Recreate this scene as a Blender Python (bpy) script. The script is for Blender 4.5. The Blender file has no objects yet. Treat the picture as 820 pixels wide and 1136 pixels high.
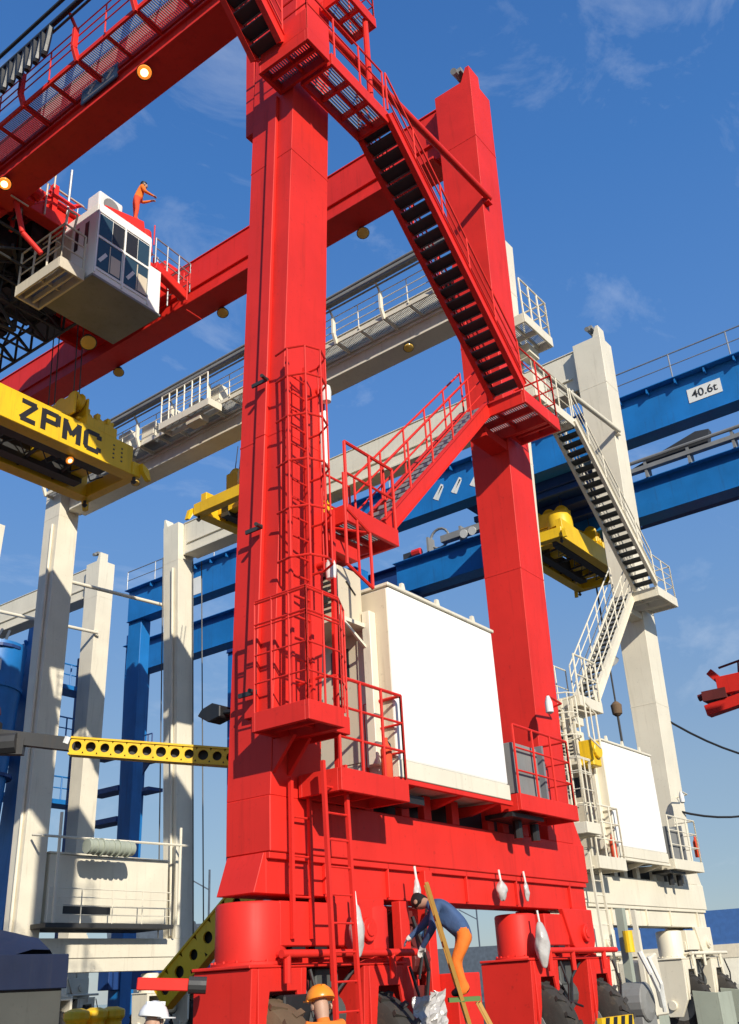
import bpy, bmesh, math, random
from mathutils import Vector, Matrix
R = math.radians
random.seed(7)
sc = bpy.context.scene
COL = sc.collection

# ------------------------------------------------------------------ materials
def new_mat(name):
    m = bpy.data.materials.new(name); m.use_nodes = True
    nt = m.node_tree; b = nt.nodes['Principled BSDF']
    return m, nt, b

def paint(name, rgb, rough=0.42, dirt=(0.06, 0.05, 0.04), amount=0.35, vary=0.10, bump=0.02, metallic=0.0, streak=True, spec=0.5):
    """weathered paint or plain surface: tone drift, streaks of dirt running down, uneven gloss"""
    m, nt, b = new_mat(name); N = nt.nodes; L = nt.links
    tc = N.new('ShaderNodeTexCoord')
    geo = N.new('ShaderNodeNewGeometry')
    n1 = N.new('ShaderNodeTexNoise'); n1.inputs['Scale'].default_value = 0.9; n1.inputs['Detail'].default_value = 5
    L.new(geo.outputs['Position'], n1.inputs['Vector'])
    mp = N.new('ShaderNodeMapping'); mp.inputs['Scale'].default_value = (7, 7, 0.45) if streak else (6, 6, 6)
    L.new(geo.outputs['Position'], mp.inputs['Vector'])
    n2 = N.new('ShaderNodeTexNoise'); n2.inputs['Scale'].default_value = 1.0; n2.inputs['Detail'].default_value = 6
    n2.inputs['Roughness'].default_value = 0.65
    L.new(mp.outputs[0], n2.inputs['Vector'])
    cr = N.new('ShaderNodeValToRGB'); cr.color_ramp.elements[0].position = 0.55; cr.color_ramp.elements[1].position = 0.82
    L.new(n2.outputs['Fac'], cr.inputs['Fac'])
    hs = N.new('ShaderNodeHueSaturation'); hs.inputs['Color'].default_value = (*rgb, 1)
    mr = N.new('ShaderNodeMapRange'); mr.inputs['From Min'].default_value = 0.3; mr.inputs['From Max'].default_value = 0.7
    mr.inputs['To Min'].default_value = 1 - vary; mr.inputs['To Max'].default_value = 1 + vary
    L.new(n1.outputs['Fac'], mr.inputs['Value']); L.new(mr.outputs[0], hs.inputs['Value'])
    mx = N.new('ShaderNodeMix'); mx.data_type = 'RGBA'
    ml = N.new('ShaderNodeMath'); ml.operation = 'MULTIPLY'; ml.inputs[1].default_value = amount
    L.new(cr.outputs['Color'], ml.inputs[0]); L.new(ml.outputs[0], mx.inputs[0])
    L.new(hs.outputs[0], mx.inputs[6]); mx.inputs[7].default_value = (*dirt, 1)
    n4 = N.new('ShaderNodeTexNoise'); n4.inputs['Scale'].default_value = 11.0; n4.inputs['Detail'].default_value = 7; n4.inputs['Roughness'].default_value = 0.7
    L.new(geo.outputs['Position'], n4.inputs['Vector'])
    c4 = N.new('ShaderNodeValToRGB'); c4.color_ramp.elements[0].position = 0.60; c4.color_ramp.elements[1].position = 0.72
    L.new(n4.outputs['Fac'], c4.inputs['Fac'])
    m4 = N.new('ShaderNodeMath'); m4.operation = 'MULTIPLY'; m4.inputs[1].default_value = amount*0.9; L.new(c4.outputs['Color'], m4.inputs[0])
    mx4 = N.new('ShaderNodeMix'); mx4.data_type = 'RGBA'; L.new(m4.outputs[0], mx4.inputs[0]); L.new(mx.outputs[2], mx4.inputs[6])
    mx4.inputs[7].default_value = (dirt[0]*0.7, dirt[1]*0.7, dirt[2]*0.7, 1)
    L.new(mx4.outputs[2], b.inputs['Base Color'])
    mr2 = N.new('ShaderNodeMapRange'); mr2.inputs['To Min'].default_value = max(0.05, rough - 0.12); mr2.inputs['To Max'].default_value = min(1, rough + 0.18)
    L.new(n2.outputs['Fac'], mr2.inputs['Value']); L.new(mr2.outputs[0], b.inputs['Roughness'])
    b.inputs['Metallic'].default_value = metallic
    b.inputs['Specular IOR Level'].default_value = spec
    if bump:
        n3 = N.new('ShaderNodeTexNoise'); n3.inputs['Scale'].default_value = 1.7 if streak else 7.0; n3.inputs['Detail'].default_value = 6
        L.new(geo.outputs['Position'], n3.inputs['Vector'])
        bp = N.new('ShaderNodeBump'); bp.inputs['Strength'].default_value = 0.35; bp.inputs['Distance'].default_value = bump
        L.new(n3.outputs['Fac'], bp.inputs['Height']); L.new(bp.outputs[0], b.inputs['Normal'])
    return m

def emit(name, rgb, s):
    m, nt, b = new_mat(name)
    b.inputs['Base Color'].default_value = (*rgb, 1)
    b.inputs['Emission Color'].default_value = (*rgb, 1); b.inputs['Emission Strength'].default_value = s
    b.inputs['Roughness'].default_value = 0.2
    return m

M = {}
M['red'] = paint('red_paint', (0.68, 0.027, 0.018), 0.50, (0.22, 0.014, 0.012), 0.40, 0.10, spec=0.25)
M['white'] = paint('cream_white_paint', (0.74, 0.68, 0.54), 0.45, (0.30, 0.24, 0.16), 0.40, 0.06)
M['housewhite'] = paint('clean_white_panel_paint', (0.86, 0.85, 0.80), 0.5, (0.55, 0.48, 0.36), 0.18, 0.03, bump=0.006)
M['beige'] = paint('beige_paint', (0.62, 0.54, 0.40), 0.5, (0.25, 0.18, 0.10), 0.45, 0.06)
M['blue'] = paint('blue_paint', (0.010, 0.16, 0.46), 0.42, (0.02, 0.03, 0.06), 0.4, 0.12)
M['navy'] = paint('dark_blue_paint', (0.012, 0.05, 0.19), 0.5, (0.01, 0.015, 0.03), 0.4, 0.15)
M['yellow'] = paint('yellow_paint', (0.80, 0.50, 0.012), 0.42, (0.20, 0.10, 0.02), 0.42, 0.08)
M['dark'] = paint('dark_steel', (0.035, 0.035, 0.035), 0.55, (0.10, 0.06, 0.03), 0.3, 0.2)
M['black'] = paint('black_plastic', (0.015, 0.015, 0.016), 0.45, (0.05, 0.05, 0.05), 0.2, 0.1)
M['galv'] = paint('galvanised_steel', (0.33, 0.34, 0.35), 0.5, (0.16, 0.12, 0.08), 0.35, 0.12, metallic=0.55)
M['grating'] = paint('galvanised_grating', (0.30, 0.31, 0.32), 0.6, (0.15, 0.12, 0.1), 0.2, 0.1, metallic=0.3)
M['treads'] = paint('dark_grating_tread', (0.05, 0.055, 0.055), 0.6, (0.14, 0.10, 0.07), 0.3, 0.2)
M['nosing'] = paint('worn_tread_edge', (0.42, 0.42, 0.40), 0.4, (0.1, 0.08, 0.06), 0.4, 0.1, metallic=0.5)
M['grey'] = paint('grey_machinery', (0.22, 0.22, 0.21), 0.55, (0.08, 0.06, 0.04), 0.4, 0.15)
M['greygreen'] = paint('grey_green_guard', (0.34, 0.37, 0.30), 0.6, (0.14, 0.12, 0.08), 0.4, 0.1)
M['rubber'] = paint('dusty_tyre_rubber', (0.035, 0.031, 0.027), 0.85, (0.15, 0.11, 0.07), 0.6, 0.3, bump=0.04, streak=False)
M['mud'] = paint('mud_caked_rubber', (0.16, 0.10, 0.055), 0.9, (0.06, 0.05, 0.04), 0.5, 0.3, bump=0.05, streak=False)
M['concrete'] = paint('quay_asphalt', (0.048, 0.045, 0.042), 0.9, (0.02, 0.02, 0.02), 0.6, 0.2, streak=False)
M['maroon'] = paint('maroon_primer', (0.13, 0.018, 0.016), 0.6, (0.03, 0.02, 0.02), 0.5, 0.2)
M['tarp'] = paint('navy_tarpaulin', (0.012, 0.022, 0.06), 0.6, (0.05, 0.05, 0.06), 0.3, 0.2)
M['darkgrey'] = paint('dark_grey_panel', (0.075, 0.08, 0.075), 0.6, (0.03, 0.03, 0.03), 0.4, 0.15)
M['glass'] = paint('tinted_window_glass', (0.03, 0.06, 0.085), 0.08, (0.05, 0.07, 0.08), 0.2, 0.1, bump=0)
M['paleglass'] = paint('window_glass_with_blinds', (0.30, 0.33, 0.30), 0.12, (0.03, 0.05, 0.07), 0.9, 0.2, bump=0, streak=False)
M['lamplit'] = emit('lit_lamp_bulb', (1.0, 0.72, 0.32), 3.0)
M['lampglow'] = emit('lit_lamp_reflector', (0.85, 0.24, 0.03), 0.75)
M['lampoff'] = paint('amber_lamp_glass', (0.75, 0.48, 0.10), 0.15, (0.4, 0.3, 0.1), 0.2, 0.05, bump=0)
M['sign'] = paint('white_sign_board', (0.74, 0.74, 0.70), 0.5, (0.3, 0.28, 0.25), 0.3, 0.05, bump=0)
M['signblue'] = paint('sign_blue', (0.10, 0.24, 0.42), 0.45, (0.04, 0.08, 0.15), 0.3, 0.05, bump=0)
M['wrap'] = paint('crumpled_plastic_wrap', (0.50, 0.48, 0.46), 0.2, (0.40, 0.30, 0.26), 0.5, 0.2, bump=0.06, streak=False)
M['rope'] = paint('steel_rope', (0.05, 0.05, 0.05), 0.5, (0.1, 0.1, 0.1), 0.2, 0.1, bump=0)
M['skin'] = paint('skin', (0.46, 0.27, 0.18), 0.5, (0.35, 0.17, 0.11), 0.2, 0.05, bump=0, streak=False)
M['hair'] = paint('black_hair', (0.012, 0.010, 0.009), 0.5, (0.03, 0.02, 0.02), 0.2, 0.1, bump=0)
M['orange'] = paint('orange_workwear', (0.75, 0.17, 0.015), 0.8, (0.35, 0.08, 0.02), 0.5, 0.1, bump=0.05, streak=False)
M['redorange'] = paint('red_orange_workwear', (0.72, 0.07, 0.02), 0.8, (0.4, 0.05, 0.02), 0.4, 0.1, bump=0.05, streak=False)
M['denim'] = paint('blue_workwear', (0.045, 0.09, 0.20), 0.85, (0.015, 0.02, 0.05), 0.5, 0.2, bump=0.05, streak=False)
M['palecloth'] = paint('pale_blue_shirt', (0.42, 0.50, 0.55), 0.85, (0.2, 0.25, 0.3), 0.4, 0.1, bump=0.01, streak=False)
M['glove'] = paint('white_work_glove', (0.72, 0.70, 0.66), 0.9, (0.3, 0.25, 0.2), 0.4, 0.1, bump=0)
M['helmetwhite'] = paint('white_helmet_shell', (0.80, 0.80, 0.78), 0.3, (0.5, 0.48, 0.42), 0.2, 0.02, bump=0)
M['helmetorange'] = paint('orange_helmet_shell', (0.85, 0.26, 0.015), 0.3, (0.5, 0.15, 0.02), 0.2, 0.03, bump=0)
M['helmetred'] = paint('red_helmet_shell', (0.7, 0.03, 0.02), 0.3, (0.4, 0.02, 0.02), 0.2, 0.03, bump=0)
M['helmetyellow'] = paint('yellow_helmet_shell', (0.8, 0.55, 0.02), 0.3, (0.4, 0.2, 0.02), 0.2, 0.03, bump=0)
M['ladderyellow'] = paint('ladder_yellow', (0.50, 0.27, 0.06), 0.5, (0.2, 0.12, 0.04), 0.5, 0.1)
M['shipgrey'] = paint('ship_hull_grey', (0.06, 0.08, 0.11), 0.7, (0.02, 0.02, 0.03), 0.4, 0.2)
M['shipblue'] = paint('ship_hull_blue', (0.03, 0.10, 0.28), 0.6, (0.02, 0.04, 0.1), 0.4, 0.1)
M['green'] = paint('green_webbing', (0.10, 0.19, 0.05), 0.8, (0.05, 0.08, 0.02), 0.4, 0.1)

def sea_mat():
    m, nt, b = new_mat('harbour_water'); N = nt.nodes; L = nt.links
    b.inputs['Base Color'].default_value = (0.015, 0.035, 0.05, 1); b.inputs['Roughness'].default_value = 0.12
    geo = N.new('ShaderNodeNewGeometry')
    n = N.new('ShaderNodeTexNoise'); n.inputs['Scale'].default_value = 0.35; n.inputs['Detail'].default_value = 6
    L.new(geo.outputs['Position'], n.inputs['Vector'])
    bp = N.new('ShaderNodeBump'); bp.inputs['Strength'].default_value = 0.6; bp.inputs['Distance'].default_value = 0.4
    L.new(n.outputs['Fac'], bp.inputs['Height']); L.new(bp.outputs[0], b.inputs['Normal'])
    return m
M['sea'] = sea_mat()

# ------------------------------------------------------------------ mesh helper
class MB:
    def __init__(self, T=None):
        self.v = []; self.f = []; self.T = T; self.mi = []; self.cur = 0
    def add(self, pts, faces):
        o = len(self.v)
        self.v += [tuple(self.T(Vector(p)) if self.T else p) for p in pts]
        for f in faces:
            self.f.append([i + o for i in f]); self.mi.append(self.cur)
        return self
    def hexa(self, b, t):
        return self.add(list(b) + list(t), [(3,2,1,0),(4,5,6,7),(0,1,5,4),(1,2,6,5),(2,3,7,6),(3,0,4,7)])
    def box(self, x0, x1, y0, y1, z0, z1):
        return self.hexa([(x0,y0,z0),(x1,y0,z0),(x1,y1,z0),(x0,y1,z0)], [(x0,y0,z1),(x1,y0,z1),(x1,y1,z1),(x0,y1,z1)])
    def prism(self, poly, ext):
        n = len(poly); e = Vector(ext); P = [Vector(p) for p in poly]
        return self.add(P + [p + e for p in P], [tuple(range(n-1,-1,-1)), tuple(range(n,2*n))] + [(i,(i+1)%n,n+(i+1)%n,n+i) for i in range(n)])
    def bar(self, p, q, w, h, up=(0,0,1)):
        p, q = Vector(p), Vector(q); d = (q - p)
        if d.length < 1e-6: return self
        d.normalize(); u = Vector(up)
        if abs(d.dot(u)) > 0.99: u = Vector((1,0,0))
        s = d.cross(u).normalized(); u = s.cross(d).normalized()
        c = [(-w/2,-h/2),(w/2,-h/2),(w/2,h/2),(-w/2,h/2)]
        return self.hexa([p + s*a + u*b for a, b in c], [q + s*a + u*b for a, b in c])
    def tube(self, p, q, r, n=8, r2=None):
        p, q = Vector(p), Vector(q); d = q - p
        if d.length < 1e-6: return self
        d.normalize(); u = Vector((0,0,1)) if abs(d.z) < 0.95 else Vector((1,0,0))
        s = d.cross(u).normalized(); u = s.cross(d)
        r2 = r if r2 is None else r2
        a = [2*math.pi*i/n for i in range(n)]
        A = [p + (s*math.cos(t) + u*math.sin(t))*r for t in a]; B = [q + (s*math.cos(t) + u*math.sin(t))*r2 for t in a]
        return self.add(A + B, [tuple(range(n-1,-1,-1)), tuple(range(n,2*n))] + [(i,(i+1)%n,n+(i+1)%n,n+i) for i in range(n)])
    def path(self, pts, r, n=6):
        for a, b in zip(pts[:-1], pts[1:]): self.tube(a, b, r, n)
        return self
    def lathe(self, o, axis, prof, n=20):
        """prof: list of (along, radius)"""
        o = Vector(o); d = Vector(axis).normalized(); u = Vector((0,0,1)) if abs(d.z) < 0.9 else Vector((1,0,0))
        s = d.cross(u).normalized(); u = s.cross(d)
        pts = []
        for a, r in prof:
            for i in range(n):
                t = 2*math.pi*i/n
                pts.append(o + d*a + (s*math.cos(t) + u*math.sin(t))*r)
        fs = []
        for k in range(len(prof)-1):
            for i in range(n):
                j = (i+1) % n
                fs.append((k*n+i, k*n+j, (k+1)*n+j, (k+1)*n+i))
        fs.append(tuple(range(n-1,-1,-1))); fs.append(tuple((len(prof)-1)*n+i for i in range(n)))
        return self.add(pts, fs)
    def build(self, name, mat, parent=None, bevel=0.0, smooth=False, seg=1):
        me = bpy.data.meshes.new(name)
        me.from_pydata(self.v, [], self.f)
        mats = mat if isinstance(mat, (list, tuple)) else [mat]
        for m in mats: me.materials.append(m)
        if len(mats) > 1: me.polygons.foreach_set('material_index', self.mi)
        bm = bmesh.new(); bm.from_mesh(me)
        bmesh.ops.recalc_face_normals(bm, faces=bm.faces)
        bm.to_mesh(me); bm.free()
        o = bpy.data.objects.new(name, me); COL.objects.link(o)
        if parent is not None: o.parent = parent
        if bevel:
            b = o.modifiers.new('edge', 'BEVEL'); b.width = bevel; b.segments = seg; b.limit_method = 'ANGLE'; b.angle_limit = R(40)
        if smooth:
            for p in me.polygons: p.use_smooth = True
            try: me.set_sharp_from_angle(angle=R(38))
            except Exception: pass
        return o

def tag(o, label, cat, group=None, kind=None):
    o['label'] = label; o['category'] = cat
    if group: o['group'] = group
    if kind: o['kind'] = kind
    return o
def thing(name, label, cat, loc=(0,0,0), rz=0.0, group=None):
    o = bpy.data.objects.new(name, None); COL.objects.link(o); o.empty_display_size = 0.3
    o.location = loc; o.rotation_euler = (0, 0, rz)
    return tag(o, label, cat, group)
def structure(o):
    o['kind'] = 'structure'; return o

def text(s, name, size, mat, parent, M4, depth=0.006, bold=0.012, sx=1.0):
    cu = bpy.data.curves.new(name, 'FONT'); cu.body = s; cu.size = size; cu.extrude = depth; cu.offset = bold
    cu.align_x = 'CENTER'; cu.align_y = 'CENTER'
    t = bpy.data.objects.new(name + '_curve', cu); COL.objects.link(t)
    dg = bpy.context.evaluated_depsgraph_get()
    me = bpy.data.meshes.new_from_object(t.evaluated_get(dg))
    bpy.data.objects.remove(t)
    me.materials.clear(); me.materials.append(mat)
    me.transform(M4 @ Matrix.Diagonal((sx, 1, 1, 1)))
    o = bpy.data.objects.new(name, me); COL.objects.link(o); o.parent = parent
    return o
def frame_xz(o, sx=1):   # text lying in an XZ plane facing -Y
    return Matrix.Translation(o) @ Matrix.Rotation(R(90), 4, 'X')
def frame_yz(o):         # facing -X, reading towards -Y
    return Matrix.Translation(o) @ Matrix.Rotation(R(-90), 4, 'Z') @ Matrix.Rotation(R(90), 4, 'X')

def rail(mb, pts, h=1.1, mids=2, spacing=1.1, r=0.021, posts=True, toe=False):
    pts = [Vector(p) for p in pts]; U = Vector((0,0,h))
    for a, b in zip(pts[:-1], pts[1:]):
        n = max(1, round((b-a).length / spacing))
        if posts:
            for i in range(n+1):
                p = a.lerp(b, i/n); mb.tube(p, p + U, r, 6)
        mb.tube(a + U, b + U, r, 6)
        for k in range(mids):
            z = U * ((k+1)/(mids+1)); mb.tube(a + z, b + z, r*0.75, 6)
    return mb
def slats(mb, x0, x1, y0, y1, z, along='x', step=0.085, w=0.03, h=0.035):
    if along == 'x':
        n = int((y1-y0)/step)
        for i in range(n+1):
            y = y0 + (y1-y0)*i/max(1,n); mb.box(x0, x1, y-w/2, y+w/2, z, z+h)
    else:
        n = int((x1-x0)/step)
        for i in range(n+1):
            x = x0 + (x1-x0)*i/max(1,n); mb.box(x-w/2, x+w/2, y0, y1, z, z+h)
    return mb
def platform(parent, x0, x1, y0, y1, z, mat, name='platform', fascia=0.2, bays=2, T=None, grate=None):
    """framed grating platform: channel fascia, cross members, separate grating"""
    m = MB(T); t = 0.06
    m.box(x0, x1, y0, y0+t, z-fascia, z+0.05); m.box(x0, x1, y1-t, y1, z-fascia, z+0.05)
    m.box(x0, x0+t, y0+t, y1-t, z-fascia, z+0.05); m.box(x1-t, x1, y0+t, y1-t, z-fascia, z+0.05)
    for i in range(1, bays):
        x = x0 + (x1-x0)*i/bays; m.box(x-0.03, x+0.03, y0+t, y1-t, z-fascia*0.8, z-0.05)
    ym = (y0+y1)/2; m.box(x0+t, x1-t, ym-0.025, ym+0.025, z-fascia*0.6, z-0.06)
    p = m.build(name, mat, parent, 0.006)
    g = slats(MB(T), x0+t, x1-t, y0+t+.02, y1-t-.02, z-0.04, 'x', 0.05, 0.016)
    g.build('grating', grate or M['grating'], p)
    return p
def stair(parent, xa, za, xb, zb, y0, y1, mat, n, hr=True, T=None, name='stair_flight'):
    """flight in the XZ direction between (xa,za) and (xb,zb); treads are sub-parts"""
    m = MB(T); d = Vector((xb-xa, 0, zb-za)).normalized(); up = Vector((-d.z, 0, d.x))
    if up.z < 0: up = -up
    for y in (y0, y1):
        m.bar((xa, y, za), (xb, y, zb), 0.05, 0.26, up)
        for s in (-0.125, 0.125):
            m.bar(Vector((xa, y, za)) + up*s, Vector((xb, y, zb)) + up*s, 0.11, 0.016, up)
    f = m.build(name, mat, parent, 0)
    for i in range(n):
        t = (i+0.5)/n; x = xa + (xb-xa)*t; z = za + (zb-za)*t
        q = MB(T); q.box(x-0.135, x+0.135, y0+0.03, y1-0.03, z-0.02, z+0.015)
        s = -1 if (xb-xa)*(zb-za) > 0 else 1
        q.cur = 1; q.box(x+s*0.137-0.012, x+s*0.137+0.012, y0+0.03, y1-0.03, z-0.04, z+0.02)
        q.build('tread', [M['treads'], M['nosing']], f)
    if hr:
        h = MB(T)
        rail(h, [(xa, y0, za+0.12), (xb, y0, zb+0.12)], 1.0, 2, 1.15, 0.022)
        h.build('handrail', mat, f)
        h = MB(T)
        rail(h, [(xa, y1, za+0.12), (xb, y1, zb+0.12)], 1.0, 2, 1.15, 0.022)
        h.build('handrail', mat, f)
    return f
def ladder(mb, xa, xb, y, z0, z1, step=0.3, dx=0.0):
    mb.bar((xa, y, z0), (xa+dx, y, z1), 0.05, 0.05, (0,1,0)); mb.bar((xb, y, z0), (xb+dx, y, z1), 0.05, 0.05, (0,1,0))
    n = int((z1-z0)/step)
    for i in range(1, n):
        k = i/n; mb.tube((xa+dx*k, y, z0+(z1-z0)*k), (xb+dx*k, y, z0+(z1-z0)*k), 0.014, 6)
    return mb
def floodlight(parent, p, d, lit=False, mat=None, s=1.0, T=None, hang=None):
    d = Vector(d).normalized(); p = Vector(p)
    m = MB(T); m.lathe(p, d, [(-0.22*s, 0.06*s), (-0.12*s, 0.12*s), (0.0, 0.14*s), (0.1*s, 0.2*s), (0.11*s, 0.21*s)], 14)
    if hang is not None: m.tube(p - d*0.1*s, Vector(hang), 0.025, 6)
    o = m.build('floodlight', mat or M['dark'], parent, 0, True)
    l = MB(T); l.lathe(p + d*0.112*s, d, [(0, 0.185*s), (0.03*s, 0.17*s), (0.05*s, 0.08*s)], 18)
    le = l.build('lens', M['lampglow'] if lit else M['lampoff'], o, 0, True)
    if lit:
        l = MB(T); l.lathe(p + d*0.13*s, d, [(0, 0.10*s), (0.04*s, 0.10*s), (0.09*s, 0.06*s), (0.10*s, 0.01*s)], 14); l.build('bulb', M['lamplit'], o, 0, True)
    return o

# ------------------------------------------------------------------ gantry crane
KX, KO, KI, SP = 0.0197, 0.0372, 0.0192, 22.555
def Yo(z): return -KO*(z-3.2)
def Yi(z): return 0.756 - KI*(z-3.2)
def AX(z): return KX*(z-3.2)
def BX(z): return 7.555 - KX*(z-3.2)
GB, GT = 21.18, 22.88
TOP = 22.9

def wheel(root, x, y, z, r, w, T, dirty=False, rimmat=None):
    m = MB(T)
    n = 36; prof = [(-w/2, r*0.55), (-w/2, r*0.86), (-w*0.42, r*0.955), (-w*0.2, r), (w*0.2, r), (w*0.42, r*0.955), (w/2, r*0.86), (w/2, r*0.55)]
    m.lathe((x, y, z), (1,0,0), prof, n)
    for i in range(n):                      # tread lugs
        a = 2*math.pi*i/n; sgn = 1 if i % 2 else -1
        c = Vector((x + sgn*w*0.2, y + math.cos(a)*r*0.985, z + math.sin(a)*r*0.985))
        tdir = Vector((0, -math.sin(a), math.cos(a)))
        m.bar(c + Vector((sgn*w*0.24,0,0)) - tdir*0.02, c - Vector((sgn*w*0.2,0,0)) + tdir*0.05, 0.07, 0.05, (0, math.cos(a), math.sin(a)))
    o = m.build('tyre', M['mud'] if dirty else M['rubber'], root, 0, True)
    k = MB(T); k.lathe((x, y, z), (1,0,0), [(-w*0.51, 0.08), (-w*0.51, r*0.5), (-w*0.45, r*0.54), (w*0.45, r*0.54), (w*0.51, r*0.5), (w*0.51, 0.08)], 20)
    k.build('rim', rimmat or M['grey'], o, 0, True)
    return o

def bogie(root, xc, T, mat, dirty=(False, False), guards=False, y=0.34, pr=0.43):
    """balance beam with two raised pedestals, forks and wheels turned across the travel direction"""
    half = 1.05
    m = MB(T)   # pivot lug coming down from the beam, trapezoid with cut corners
    m.prism([(xc+0.0, -0.06, 2.72), (xc+1.18, -0.06, 2.72), (xc+1.18, -0.06, 2.2), (xc+1.05, -0.06, 1.98), (xc+0.45, -0.06, 1.98), (xc+0.28, -0.06, 2.12)], (0, 0.10, 0))
    m.build('pivot_bracket', mat, root, 0.012); m = MB(T)
    m.prism([(xc-0.30, 0.64, 2.72), (xc+0.9, 0.64, 2.72), (xc+0.6, 0.64, 2.0), (xc-0.1, 0.64, 2.0)], (0, 0.10, 0))
    m.build('pivot_bracket', mat, root, 0.012)
    m = MB(T); m.tube((xc+0.75, -0.13, 2.32), (xc+0.75, 0.8, 2.32), 0.15, 16); m.tube((xc+0.75, -0.15, 2.32), (xc+0.75, -0.131, 2.32), 0.09, 12)
    m.build('pivot_pin', mat, root, 0.008, True)
    b = MB(T)
    b.box(xc-half+0.4, xc+half-0.4, y-0.30, y+0.34, 1.92, 2.34)
    b.box(xc-half-0.52, xc+half+0.5, y-0.47, y+0.47, 1.89, 1.93)
    b.build('balance_beam', mat, root, 0.01)
    b = MB(T)
    b.tube((xc-half-0.1, y-0.58, 2.03), (xc+half+0.55, y-0.58, 2.03), 0.048, 10)
    for x in (-half, -0.2, half): b.tube((xc+x, y-0.58, 2.03), (xc+x, y-0.35, 2.03), 0.035, 8); b.tube((xc+x, y-0.58, 2.03), (xc+x, y-0.58, 1.72), 0.045, 8)
    b.build('guard_pipe', mat, root, 0, True)
    b = MB(T); b.tube((xc-0.35, y-0.1, 1.35), (xc+0.35, y-0.1, 1.35), 0.24, 16); b.box(xc-0.2, xc+0.25, y-0.3, y+0.25, 1.5, 1.88); b.build('drive_motor', M['darkgrey'], root, 0.02)
    b = MB(T); b.path([(xc-0.5, y-0.2, 1.9), (xc-0.45, y-0.42, 1.5), (xc-0.1, y-0.40, 1.2), (xc+0.2, y-0.3, 1.6), (xc+0.5, y-0.35, 1.85)], 0.026); b.path([(xc-0.6, y-0.3, 1.7), (xc-0.3, y-0.45, 1.25), (xc+0.3, y-0.4, 1.15)], 0.02); b.build('hose', M['black'], root)
    b = MB(T); b.box(xc-0.62, xc-0.4, y-0.36, y-0.2, 1.4, 1.75); b.build('valve_box', M['maroon'], root, 0.01)
    for s, dd in ((-1, dirty[0]), (1, dirty[1])):
        xx = xc + s*half
        p = MB(T)
        p.lathe((xx, y, 1.93), (0,0,1), [(0, pr+0.05), (0.03, pr+0.05), (0.04, pr), (0.66, pr), (0.69, pr-0.02), (0.70, pr-0.06)], 32)
        p.cur = 0
        pd = p.build('pedestal', mat, root, 0, True)
        if s < 0:     # flat sided housing running in to the beam
            p = MB(T); p.box(xx+(0.05 if pr > 0.4 else 0.42), xx+1.28, y-pr+0.002, y+pr-0.01, 2.12, 2.628); p.build('housing', mat, pd, 0.015)
            p = MB(T)
            for q in (0.30, 0.72): p = MB(T); p.box(xx+q, xx+q+0.24, y-0.40, y-0.1, 2.0, 2.117); p.build('slot', M['black'], pd)
        bl = MB(T)
        for q in range(16):
            t = 2*math.pi*q/16; bl.tube((xx+(pr+0.03)*math.cos(t), y+(pr+0.03)*math.sin(t), 1.96), (xx+(pr+0.03)*math.cos(t), y+(pr+0.03)*math.sin(t), 1.985), 0.016, 6)
        bl.build('bolt_ring', mat, pd)
        hs = MB(T); hs.path([(xx+0.5, y-0.50, 1.86), (xx+0.56, y-0.58, 1.5), (xx+0.52, y-0.55, 1.1), (xx+0.60, y-0.5, 0.7)], 0.022); hs.build('brake_hose', M['black'], root)
        k = MB(T)     # fork: plates on both sides of the wheel, arched front
        for sx in (-1, 1):
            x0 = xx + sx*0.43 - 0.05
            k.prism([(x0, y-0.47, 1.885), (x0, y+0.47, 1.885), (x0, y+0.47, 0.9), (x0, y+0.15, 0.5), (x0, y-0.2, 0.5), (x0, y-0.42, 0.9)], (0.10, 0, 0))
        k.prism([(xx-0.375, y-0.47, 1.885), (xx+0.375, y-0.47, 1.885), (xx+0.375, y-0.47, 1.30), (xx+0.30, y-0.47, 1.64), (xx-0.18, y-0.47, 1.64), (xx-0.26, y-0.47, 1.2), (xx-0.375, y-0.47, 0.9)], (0, 0.05, 0))
        k.box(xx-0.375, xx+0.375, y-0.41, y+0.46, 1.80, 1.885)
        k.build('wheel_fork', mat, root, 0.008)
        k = MB(T); k.tube((xx-0.56, y, 0.78), (xx+0.56, y, 0.78), 0.12, 14)
        k.build('axle', mat, root, 0.01)
        wheel(root, xx, y-0.12, 0.80, 0.80, 0.48, T, dd)
        if guards:
            g = MB(T); g.prism([(xx-0.4, y-1.25, 0.25), (xx+0.62, y-1.25, 0.25), (xx+0.62, y-1.25, 1.05), (xx-0.4, y-1.25, 1.05)], (0, 0.05, 0))
            g.prism([(xx-0.4, y-1.2, 0.25), (xx-0.4, y-1.2, 1.05), (xx-0.4, y-0.55, 1.12), (xx-0.4, y-0.55, 0.25)], (0.04, 0, 0))
            g.build('wheel_guard', M['greygreen'], root, 0.006)

def leg_pts(x, z, sh=0.0):
    x0 = AX(z)+sh if x == 'A' else BX(z)
    a, b = Yo(z), Yi(z)
    return [(x0, a, z), (x0+1, a, z), (x0+1, b, z), (x0, b, z)]

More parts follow.
